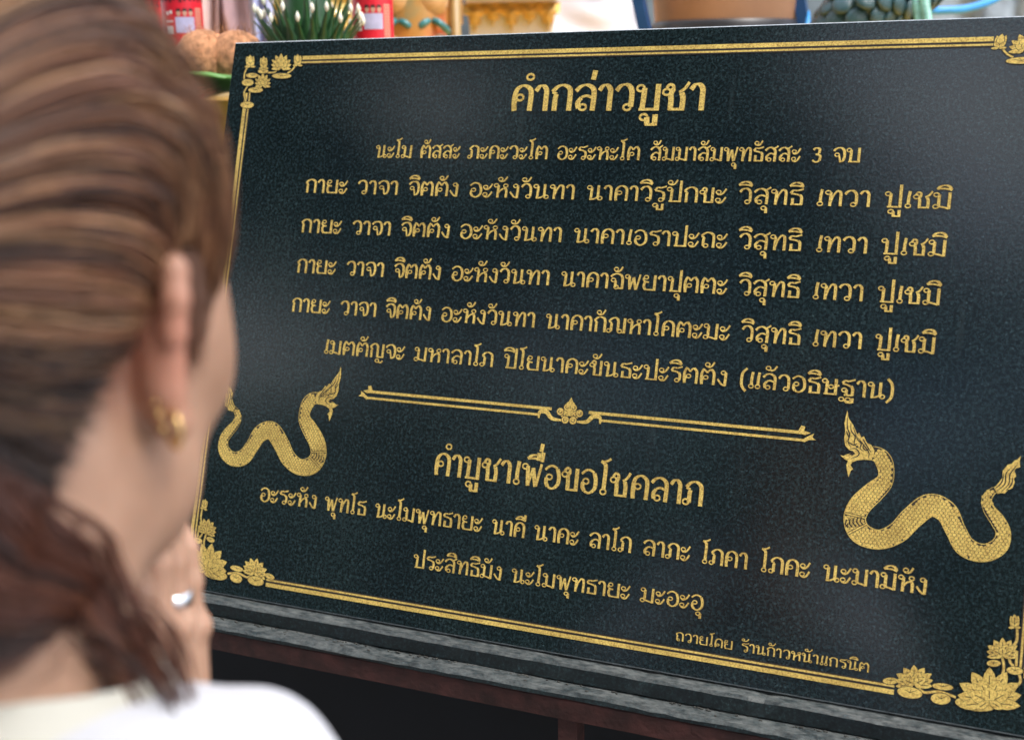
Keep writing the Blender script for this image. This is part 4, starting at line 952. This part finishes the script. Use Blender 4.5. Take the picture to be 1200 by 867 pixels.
# --- hanging sashes and cloths
def drape(name, label, cat, px0, px1, d, ztop, zbot, m, fold=.02, nf=5, seed=0, lean=0.0, thick=.004, twist=0):
    a, b = tp(px0, d), tp(px1, d); W = (b-a); W.z = 0; nrm = Vector((W.y, -W.x, 0)).normalized(); nx, nz = 48, 40; v, f = [], []
    root = (a+b)/2; root.z = zbot
    for side in (0,1):
        for j in range(nz+1):
            t = j/nz
            for i in range(nx+1):
                s_ = i/nx; w = fold*(math.sin(nf*2*math.pi*s_+seed+1.8*t+2.2*noise.noise(Vector((s_*2, t*2, seed)))) + .6*noise.noise(Vector((s_*5, t*4, seed+9))))
                sq = 1-.25*twist*math.sin(math.pi*t)
                p = a+W*(.5+(s_-.5)*sq)+W.normalized()*lean*t+nrm*(w+(thick if side else 0)); p.z = zbot+(ztop-zbot)*t+.012*noise.noise(Vector((s_*4, t*3, seed+4))); v.append(p-root)
    K = (nx+1)*(nz+1)
    for j in range(nz):
        for i in range(nx):
            q0 = j*(nx+1)+i; f.append((q0, q0+1, q0+nx+2, q0+nx+1)); f.append((K+q0, K+q0+nx+1, K+q0+nx+2, K+q0+1))
    o = mesh(name, v, f, m, None, True); o.location = root; tag(o, label, cat); return o
rail = empty('sash_rail', tp(290, 2.42)); tag(rail, 'wooden rail on posts that carries the hanging sashes above the coconuts', 'rail')
r0, r1 = tp(190, 2.44)-rail.location, tp(345, 2.44)-rail.location
mb = MB(); mb.tube([r0+Vector((0,0,.52)), r1+Vector((0,0,.52))], .010, 12); mb.build('bar', M_WOOD, rail, True)
for r_ in (r0, r1): mb = MB(); mb.tube([r_, r_+Vector((0,0,.53))], .012, 10); mb.build('post', M_WOOD, rail, True)
ztp = rail.location.z+.53
drape('pink_cloth', 'crumpled dusty-pink cloth hanging behind the coconuts', 'cloth', 243, 308, 2.38, ztp, zt+.075, simple('pink_cotton', (.42,.29,.33), .9, .18, 20, bump=.4, bscale=400), .042, 1.4, 2, .01)
drape('pink_towel', 'pale pink towel slung over the darker pink cloth, fluffy edge', 'towel', 228, 262, 2.32, ztp, zt+.10, simple('pink_towel', (.68,.55,.58), .95, .08, 60, bump=1, bscale=500), .022, 1.2, 5, .035, .010)
drape('green_net', 'teal-green net sash hanging left of the pink cloth', 'sash', 232, 275, 2.44, ztp, zt+.03, simple('teal_net', (.03,.33,.26), .7, .6, 60, bump=1, bscale=300), .026, 3, 8, .02)
drape('lavender_sash', 'pale lavender-blue sash hanging right of the pink cloth', 'sash', 300, 326, 2.34, ztp, zt+.05, simple('lavender_satin', (.42,.48,.74), .45, .1, 20), .014, 1.6, 12)
drape('dark_green_cloth', 'dark green cloth in the shadow behind the lavender sash', 'cloth', 270, 322, 2.50, ztp, zt+.03, simple('deep_green_cloth', (.02,.09,.09), .8, .5, 40), .02, 4, 3)
# --- gilded mosaic statue base
def gilt(name):
    m, t, b = newmat(name); L = t.links.new; tc = nd(t, 'ShaderNodeTexCoord'); vv = nd(t, 'ShaderNodeTexVoronoi', Scale=42.0); L(tc.outputs['Object'], vv.inputs['Vector'])
    r = ramp(t, vv.outputs['Color'], [(.0, (.20,.13,.03)), (.35, (.55,.40,.12)), (.7, (.75,.62,.30)), (.9, (.25,.33,.20))]); L(r.outputs[0], b.inputs['Base Color'])
    b.inputs['Metallic'].default_value = .6; b.inputs['Roughness'].default_value = .3
    bp = nd(t, 'ShaderNodeBump', Strength=1.0, Distance=.012); L(vv.outputs['Distance'], bp.inputs['Height']); L(bp.outputs[0], b.inputs['Normal']); return m
c = tp(378, 2.95, 1.05); c.z = 0; gs = empty('gilded_statue', c); tag(gs, 'gold mosaic body of a statue glittering behind the leaf cone', 'statue')
mb = MB(); mb.lathe((0,0,0), [(.36,0),(.36,.30),(.30,.34),(.32,.70),(.26,.78),(.24,1.05),(.17,1.25),(.15,1.5),(.17,1.7),(.14,1.9),(.06,1.97),(.05,2.02)], 40); mb.build('torso', gilt('gold_mosaic'), gs, True)
mb = MB(); mb.ball((0,0,2.12), (.085,.095,.12), 20, 14); mb.lathe((0,0,2.2), [(.085,0),(.06,.05),(.065,.06),(.035,.12),(.04,.13),(.008,.28)], 20); mb.build('crowned_head', bpy.data.materials['gold_mosaic'], gs, True)
mb = MB()
for k in range(26):
    a = a00-1.3+.1*k
    for j in range(7):
        z = 1.30+.075*j; r = .168+.01*math.sin(j); mb.ball((r*math.cos(a+.05*(j%2)), r*math.sin(a+.05*(j%2)), z), (.012,.012,.012), 8, 6)
tag(mb.build('gold_studs', simple('gold_stud', (.85,.72,.40), .2, .2, 30, metal=.9), gs, True), None, None, kind='stuff')
# --- painted serpent statue (orange chest with scutes, teal edges)
c = tp(500, 2.5, 1.0); c.z = 0; ns = empty('serpent_statue', c); tag(ns, 'orange-bellied painted serpent statue with teal edges right of the red bottle', 'statue')
m_, t, b = newmat('painted_orange'); tc = nd(t, 'ShaderNodeTexCoord'); n1 = nd(t, 'ShaderNodeTexNoise', Scale=9.0, Detail=3.0); t.links.new(tc.outputs['Object'], n1.inputs['Vector'])
r_ = ramp(t, n1.outputs[0], [(.3,(.50,.10,.05)),(.45,(.50,.22,.05)),(.6,(.42,.25,.08)),(.72,(.12,.28,.22))]); t.links.new(r_.outputs[0], b.inputs['Base Color']); b.inputs['Roughness'].default_value = .35
toC = CAM-c; toC.z = 0; fa = toC.normalized(); ra = Vector((-fa.y, fa.x, 0))
mb = MB(); mb.tube([Vector((0,0,0)), Vector((0,0,.5)), fa*.02+Vector((0,0,1.0)), fa*.03+Vector((0,0,1.5)), fa*.0+Vector((0,0,1.8)), fa*.05+Vector((0,0,1.98))], [.09,.08,.064,.058,.06,.05], 28); mb.build('belly', m_, ns, True)
M_TEALP = simple('teal_paint', (.04,.20,.22), .3, .4, 20, spec=.6); M_CREAMP = simple('cream_orange_paint', (.62,.38,.18), .35, .3, 14)
zs = at(500, 26, 2.45).z
for k in range(-3,5):
    mb = MB(); z = zs-.018+k*.085
    for sx in (-1,1):
        pts = [fa*(.052+.022*math.sin(math.pi*min(1,(1-abs(t)))))+ra*sx*(.030+.030*t)+Vector((0,0,z-.006+.020*math.sin(math.pi*(t+1)/2))) for t in [-1+.2*i for i in range(11)]]
        mb.tube(pts, .0065, 8)
    mb.build('scute_rim', M_TEALP, ns, True)
    for sx in (-1,1): mb = MB(); mb.ball(fa*.040+ra*sx*.028+Vector((0,0,z-.034)), (.034,.034,.034), 16, 12); mb.build('scute', M_CREAMP, ns, True)
mb = MB()
for sx in (-1,1): mb.tube([fa*-.01+ra*sx*.075+Vector((0,0,z)) for z in (0,.6,1.2,1.9)], [.016,.014,.012,.010], 10)
mb.build('side_frill', simple('olive_paint', (.30,.20,.07), .4, .3, 20), ns, True)
mb = MB(); mb.ball(fa*.08+Vector((0,0,2.05)), (.07,.09,.07), 18, 12)
for k in range(5): mb.tube([Vector((0,0,2.08)), ra*(k-2)*.02+Vector((0,0,2.2)), ra*(k-2)*.035+Vector((0,0,2.34))], [.02,.014,.002], 8)
mb.build('crested_head', M_TEALP, ns, True)
# small green figure between statue and pedestal
c = tp(540, 2.62, 1.0); c.z = 0; e = empty('lamp_post', c); tag(e, 'slim post painted green, orange and blue between serpent statue and white pedestal', 'post')
for (z0, z1, rr_, mm) in ((0,1.50,.018,M_TEALP),(1.50,1.585,.020,simple('sky_blue_paint',(.10,.25,.36),.4,.3,20)),(1.585,1.64,.017,simple('dark_green_paint',(.01,.07,.05),.4,.3,20)),(1.64,1.9,.022,M_CREAMP)):
    mb = MB(); mb.lathe((0,0,0), [(.001,z0),(rr_,z0+.002),(rr_*1.1,(z0+z1)/2),(rr_*.8,z1),(.001,z1)], 16); mb.build('section', mm, e, True)
# --- white pedestal with gilded pendants
d_ = 2.8; pL_, pR_ = at(548, 0, d_), at(650, 0, d_); cx_ = (pL_+pR_)/2; W_ = (pR_-pL_).length; zm = at(590, 4, d_).z
fa2 = (CAM-cx_); fa2.z = 0; fa2.normalize(); ra2 = Vector((-fa2.y, fa2.x, 0)); an2 = math.atan2(ra2.y, ra2.x)
pd = empty('white_pedestal', (cx_.x, cx_.y, 0), (0,0,an2)); tag(pd, 'white pedestal with a hanging row of gilded leaf pendants under its moulding', 'pedestal')
M_WPL = simple('white_plaster', (.78,.78,.76), .7, .06, 10); M_GLD = simple('gilding', (.70,.46,.14), .35, .3, 60, metal=.5, bump=.8, bscale=120)
mb = MB(); mb.box((0,.10,zm/2), (W_*.97,.22,zm)); mb.build('block', M_WPL, pd)
mb = MB(); mb.box((0,.08,zm+.012), (W_*1.04,.27,.024)); mb.box((0,.08,zm+.040), (W_*1.10,.30,.030)); mb.build('moulding', simple('cream_moulding', (.66,.52,.40), .6, .1, 20), pd)
for i in range(5):
    x = -W_*.42+W_*.21*i; big = i % 2 == 0; L_ = .062 if big else .048; w = .027; v = []; f = []
    out = [(-w,0),(-w*.95,-L_*.35),(-w*.55,-L_*.42),(-w*.45,-L_*.7),(-w*.15,-L_*.72),(0,-L_),(w*.15,-L_*.72),(w*.45,-L_*.7),(w*.55,-L_*.42),(w*.95,-L_*.35),(w,0)]
    for yy in (-.0115,-.020): v += [(x+p[0], yy+(.006 if k in (0,10) and yy < -.015 else 0), zm-.001+p[1]) for k, p in enumerate(out)]
    v += [(x, -.026, zm-.02)]
    f = [tuple(range(11))]+[(k, k+1, 12+k, 11+k) for k in range(10)]+[(11+k, 12+k, 22) for k in range(10)]
    mesh('gilded_pendant', v, f, M_GLD, pd)
# --- seated person in a white shirt
d_ = 3.0; hip = at(700, 110, d_); sp_ = empty('person', (hip.x, hip.y, 0)); tag(sp_, 'person in a loose white shirt and navy trousers crouching behind the sign', 'person')
def L2(px, py, dd=0.0):
    p = at(px, py, d_+dd)-Vector((hip.x, hip.y, 0)); return np.array(p)
B = SDF(L2(560,0)-np.array((.0,.45,1.0)), L2(900,0)+np.array((.15,.45,.75)), .008)
ch, nk2, hd2 = L2(680,-90), L2(690,-230), L2(705,-330); hp_ = L2(700,130)
B.chain([hp_, L2(688,30), ch], [.12,.11,.12], .04); B.chain([ch, nk2, hd2], [.06,.05,.05], .04); B.ell(hd2+np.array((0,0,.03)), (.078,.092,.115), .02)
B.cap(hd2+np.array((.05,-.06,.02)), hd2+np.array((.062,-.078,.0)), .012, .014, .01)
for s in (-1,1):
    sh2 = L2(685+10*s,-190,s*.15); kn = L2(817,-20,s*.13); B.cap(nk2, sh2, .045, .05, .03); el2 = L2(715,-60,s*.2); hn = L2(770,-70,s*.08)
    B.chain([sh2, el2, hn], [.048,.038,.028], .02)
    for q_ in range(5): B.chain([hn, hn+np.array((.035,-.02+.012*q_,.01)), hn+np.array((.065-.006*abs(q_-2),-.03+.016*q_,-.005))], [.012,.009,.007], .003)
    B.chain([L2(765,165,s*.08), kn, L2(790,210,s*.12)], [.065,.052,.042], .03); B.chain([L2(790,210,s*.12), L2(830,225,s*.12)], [.045,.035], .01)
V, F_ = B.mesh(); mesh_np('body', V, F_, M_SKIN, sp_)
B = SDF(L2(560,0)-np.array((.0,.45,1.0)), L2(900,0)+np.array((.15,.45,.75)), .008)
B.chain([L2(664,90), L2(672,20), ch, nk2], [.178,.150,.140,.065], .04)
for s in (-1,1): B.chain([L2(685+10*s,-190,s*.15), L2(712,-80,s*.2)], [.062,.058], .03)
axs = [(B.lo[j]+B.h*np.arange(B.n[j])) for j in range(3)]; X, Y, Z = np.meshgrid(*axs, indexing='ij')
B.D = (B.D+.007*np.sin(34*X+46*Z+2*np.sin(9*Z))+.004*np.sin(70*Z-40*X+3*np.sin(20*X))).astype(np.float32)
V, F_ = B.mesh(); mesh_np('shirt', V, F_, simple('white_poplin', (.80,.80,.88), .85, .03, 8), sp_)
B = SDF(L2(560,0)-np.array((.0,.45,1.0)), L2(900,0)+np.array((.15,.45,.75)), .008)
for s in (-1,1): B.chain([L2(765,165,s*.08), L2(818,-20,s*.13), L2(790,190,s*.12)], [.080,.066,.058], .03)
V, F_ = B.mesh(); mesh_np('trousers', V, F_, simple('navy_cotton', (.012,.035,.075), .8, .4, 20), sp_)
mb = MB(); mb.ball(Vector(hd2)+Vector((-.012,.012,.055)), (.086,.098,.105), 20, 14); mb.build('hair', M_SCALP, sp_, True)
st_ = empty('platform', (hip.x, hip.y, 0)); tag(st_, 'low painted platform on which the person in the white shirt crouches', 'platform')
zpl = at(770, 250, 3.0).z
mb = MB(); mb.box((0,0,zpl/2), (.9,.9,zpl)); mb.build('block', M_DARK, st_)
mb = MB(); mb.box((0,0,zpl+.012), (.96,.96,.020)); mb.build('platform_top', M_WOOD, st_)
# --- brown jar, blue posts, blue nozzle
d_ = 2.35; c = at(850, 0, d_); c.z = 0; jar = empty('water_jar', c); tag(jar, 'big glazed brown jar with a dark band behind the middle of the sign', 'jar')
zj = at(850, 15, d_).z; Rj = .132
mb = MB(); mb.lathe((0,0,0), [(.09,zj-.42),(.10,zj-.40),(.118,zj-.2),(Rj-.004,zj-.03),(Rj,zj+.02),(Rj+.003,zj+.1),(.12,zj+.2),(.10,zj+.24),(.11,zj+.27),(.10,zj+.27)], 48); mb.build('vessel', simple('brown_glaze', (.36,.20,.12), .5, .25, 6), jar, True)
mb = MB(); mb.lathe((0,0,0), [(Rj+.0005,zj-.055),(Rj+.004,zj-.05),(Rj+.004,zj-.022),(Rj,zj-.016)], 48); mb.build('dark_band', simple('dark_glaze', (.03,.03,.035), .4, .5, 10), jar, True)
mb = MB(); mb.box((0,0,(zj-.42)/2), (.26,.26,zj-.422)); mb.build('stand', M_DARK, jar)
M_BLUEP = simple('deep_blue_paint', (.012,.055,.16), .4, .3, 12); M_BLUEH = simple('bright_blue_hose', (.03,.30,.75), .35, .15, 12)
for (xt, xb, lab) in ((742,768,'deep blue slanted post between the white shirt and the brown jar'),(933,952,'deep blue slanted post right of the brown jar')):
    a, b = at(xt, -30, d_-.05), at(xb, 90, d_-.05); dr = (b-a); a2 = a-dr*1.2; b2 = b+dr*((b.z)/(a.z-b.z)); root = Vector((b2.x, b2.y, 0)); e = empty('blue_post', root); tag(e, lab, 'post')
    mb = MB(); mb.tube([a2-root, b2-root], .014, 4); mb.build('shaft', M_BLUEP, e); mb = MB(); mb.ball(a2-root, .022, 14, 10); mb.build('finial', M_GLD, e, True)
a, b = at(948, 13, 2.2), at(944, 60, 2.2); e = empty('spray_nozzle', b); tag(e, 'bright blue pointed nozzle tip beside the scaly serpent', 'nozzle')
mb = MB(); mb.tube([Vector((0,0,0)), (a-b)*.5, a-b], [.010,.007,.0015], 12); mb.build('tip', M_BLUEH, e, True); mb = MB(); mb.tube([Vector((0,0,-.5)), Vector((0,0,0))], .012, 12); mb.build('stem', M_BLUEH, e, True)
# --- green scaly serpent coil
M_SC = simple('serpent_scale_green', (.03,.085,.105), .25, .5, 25, spec=.7, bump=.3); M_SCL = simple('serpent_pale_edge', (.22,.50,.42), .3, .4, 60, spec=.7, bump=.6, bscale=200)
sc_ = empty('scaly_serpent', at(1005, 120, 2.1)); tag(sc_, 'dark green serpent coil of overlapping round scales with a pale beaded edge', 'statue')
rt = sc_.location; pth = [at(975,110,2.2)-rt, at(985,50,2.15)-rt, at(1015,10,2.1)-rt, at(1055,-12,2.12)-rt, at(1100,-60,2.2)-rt, at(1095,-150,2.3)-rt]
pth = [Vector(p) for p in cr_spline([tuple(p) for p in pth], 10)]; Rr = .050
mb = MB(); mb.tube(pth, Rr, 24); mb.build('coil_core', M_SC, sc_, True)
pm = bpy.data.meshes.new('scale'); bm = MB(); bm.ball((0,0,0), (1,1,.35), 12, 6); pm.from_pydata([tuple(p) for p in bm.v], [], bm.f); pm.materials.append(M_SC); pm.polygons.foreach_set('use_smooth', [True]*len(pm.polygons)); pm.update()
for k in range(2, len(pth)-3, 2):
    t = (pth[k+1]-pth[k]).normalized(); u = t.orthogonal().normalized(); w = t.cross(u)
    for j in range(9):
        a = 2*math.pi*(j+.5*(k//2%2))/9; nn = u*math.cos(a)+w*math.sin(a); p = pth[k]+nn*(Rr+.002)
        if nn.dot((CAM-(p+rt)).normalized()) < -.35: continue
        o = bpy.data.objects.new('scale', pm); z_ = (nn+t*.35).normalized(); x_ = z_.cross(t).normalized(); y_ = z_.cross(x_); M4 = Matrix((x_*.020, y_*.020, z_*.018)).transposed().to_4x4(); M4.translation = p
        link(o, sc_); o.matrix_local = M4
mb = MB(); e0, e1 = at(1083, -2, 2.02)-rt, at(1092, 60, 2.0)-rt
for k in range(16): mb.ball(e0+(e1-e0)*(k/15), (.008,.008,.010), 10, 6)
mb.tube([e0+(e1-e0)*(k/6)+Vector((-.012,0.01,0)) for k in range(7)], .009, 8); mb.build('beaded_edge', M_SCL, sc_, True)
mb = MB(); mb.lathe((0,0,0), [(.16,-rt.z),(.14,-.25),(.12,-.05),(.10,.0)], 24); mb.build('coil_base', M_SC, sc_, True)
# --- rough grey rockwork and blue hose at right
rk = simple('wet_rock', (.20,.25,.30), .6, .5, 14, bump=1, bscale=40); d_ = 2.6; v, f = [], []; nx, nz = 60, 44
a, b = at(1040, -200, d_), at(1420, -200, d_-.1); root = Vector(((a.x+b.x)/2, (a.y+b.y)/2, 0))
for j in range(nz+1):
    for i in range(nx+1):
        s_, t = i/nx, j/nz; p = a+(b-a)*s_; p.z = 2.1*t; q_ = Vector((s_*5, t*7, 0)); nn = noise.fractal(q_, 1, 2, 4)*.09; p += Vector((-.4,-.9,0))*nn*.9+Vector((0,.25,0))*(t**2); v.append(p-root)
for j in range(nz):
    for i in range(nx): q0 = j*(nx+1)+i; f.append((q0, q0+1, q0+nx+2, q0+nx+1))
n0 = len(v); v += [p+Vector((.1,.5,0)) for p in v[:]]
for i in range(nx): f.append((nz*(nx+1)+i, nz*(nx+1)+i+1, n0+nz*(nx+1)+i+1, n0+nz*(nx+1)+i))
for j in range(nz): f.append((j*(nx+1), (j+1)*(nx+1), n0+(j+1)*(nx+1), n0+j*(nx+1))); f.append((j*(nx+1)+nx, n0+j*(nx+1)+nx, n0+(j+1)*(nx+1)+nx, (j+1)*(nx+1)+nx))
o = mesh('rockwork', v, f, rk, None, True); o.location = root; tag(o, 'rough blue-grey rockwork wall behind the sign\'s right corner', 'rockwork')
hs = [at(1075,16,2.35), at(1100,13,2.35), at(1130,11,2.36), at(1158,3,2.38), at(1185,-10,2.4), at(1230,-20,2.42), at(1300,20,2.5)]
e = at(1130,11,2.36); mb = MB(); mb.tube([Vector(p)-e for p in cr_spline([tuple(p) for p in ([at(1030,60,2.5)]+hs)], 10)], .0075, 12); o = mb.build('hose', M_BLUEH, None, True); o.location = e; tag(o, 'light blue hose curving across the grey rockwork at top right', 'hose')
# --- wall and trees far behind
wl = simple('shrine_wall_plaster', (.16,.19,.20), .8, .4, 3, bump=.4); mb = MB(); mb.box((0,0,1.75), (14,.25,3.5)); o = mb.build('shrine_wall', wl); o.location = (-1, 5.2, 0); tag(o, 'grey-green shrine wall closing the view far behind the offerings', 'wall')
# --- trees behind and above the camera: they shade the place and show in the polished stone
M_CAN = simple('tree_leaf', (.045,.085,.025), .55, .5, 3); M_BARK = simple('bark', (.10,.075,.05), .9, .4, 8, bump=.6)
def refl(px, py, zc):
    u, v_ = P(px, py); p = pw((u, v_, 0)); inc = (p-CAM).normalized(); n_ = Vector((0,-math.cos(TH),math.sin(TH))); r_ = inc-2*inc.dot(n_)*n_; return p+r_*((zc-p.z)/r_.z)
GAPS = [(470,112,.20),(545,92,.16),(572,110,.13),(505,152,.15),(660,52,.12),(1140,90,.75),(1195,200,.6),(1000,60,.25),(1060,30,.3),(760,150,.10)]  # openings shaped into the unseen crowns along mirror rays, for bright slab patches
gaps = [(px, py, r) for px, py, r in GAPS]
def tree(loc, label, lo, hi, n, seed):
    r_ = random.Random(seed); e = empty('tree', loc); tag(e, label, 'tree', 'shade trees behind the worshipper')
    mb = MB(); mb.tube([Vector((0,0,0)), Vector((.05,.1,1.5)), Vector((-.05,.2,3.0)), Vector((.0,.3,4.6))], [.20,.16,.13,.07], 14)
    for k in range(7):
        a = k*.9; mb.tube([Vector((0,.2,2.4+.25*k)), Vector((math.cos(a)*.8,math.sin(a)*.8+.2,3.1+.25*k)), Vector((math.cos(a)*1.7,math.sin(a)*1.7+.2,3.6+.2*k))], [.07,.045,.015], 8)
    mb.build('trunk', M_BARK, e, True)
    V, F_ = [], []
    G_ = []
    for px, py, r in gaps:
        p0 = refl(px, py, 3.2); p1 = refl(px, py, 5.4); G_.append((p0, (p1-p0).normalized(), r*1.0))
    cl = [Vector((r_.uniform(lo[0],hi[0]), r_.uniform(lo[1],hi[1]), r_.uniform(lo[2],hi[2]))) for _ in range(n//45)]
    k = 0
    for c in cl:
        for _ in range(45):
            p = c+Vector((r_.gauss(0,.20), r_.gauss(0,.20), r_.gauss(0,.13))); bad = False
            for p0, dd, r in G_:
                w = p-p0; h_ = (w-dd*w.dot(dd)).length
                if h_ < r*(1+.5*noise.noise(p*3)+.6*noise.noise(p*8)): bad = True; break
            if bad: continue
            a = Vector((r_.gauss(0,1), r_.gauss(0,1), r_.gauss(0,.5))).normalized(); b = a.orthogonal().normalized(); l, w_ = r_.uniform(.06,.12), r_.uniform(.022,.04); p -= Vector(loc)
            V += [p-a*l*.5, p+b*w_, p+a*l*.5, p-b*w_]; F_.append((4*k, 4*k+1, 4*k+2, 4*k+3)); k += 1
    mesh_np('crown', np.array([tuple(x) for x in V]), np.array(F_), M_CAN, e, False)
tree((-2.2,-4.2,0), 'leafy shade tree behind the praying woman, to the left', (-4.8,-5.2,3.2), (-.6,-1.3,5.4), 30000, 1)
tree((2.4,-4.4,0), 'leafy shade tree behind the camera, to the right', (-.8,-5.4,3.2), (3.6,-1.6,5.4), 30000, 2)

# dense leaf screen, unseen, added so the lower slab reflects dark
r_ = random.Random(4); V, F_ = [], []
for k in range(16000):
    p = Vector((r_.uniform(-20,14), -9.4+r_.gauss(0,.25)+.5*noise.noise(Vector((k*.001,0,0))), 5.6*r_.random()**.8)); p.y += .5*noise.noise(p*.5)
    if p.z > 4.6+.8*noise.noise(Vector((p.x*.6,0,0))): continue
    a = Vector((r_.gauss(0,1), r_.gauss(0,.5), r_.gauss(0,1))).normalized(); b = a.cross(Vector((r_.gauss(0,.4),1,r_.gauss(0,.4)))).normalized(); l, w_ = r_.uniform(.16,.30), r_.uniform(.07,.13); q0 = len(V)
    V += [p-a*l, p+b*w_, p+a*l, p-b*w_]; F_.append((q0, q0+1, q0+2, q0+3))
hg = empty('added_hedge', (-3,-9.4,0)); tag(hg, 'unseen dense leaf screen added far behind the praying woman to darken the slab reflections', 'added_hedge')
o = mesh_np('foliage', np.array([tuple(x-Vector((-3,-9.4,0))) for x in V]), np.array(F_), M_CAN, hg, False); o['kind'] = 'stuff'
mb = MB()
for k in range(18): mb.tube([Vector((-16.5+1.9*k,-.3,0)), Vector((-16.4+1.9*k,-.35,4.2))], [.07,.03], 6)
tag(mb.build('stems', M_BARK, hg, True), None, None, kind='stuff')
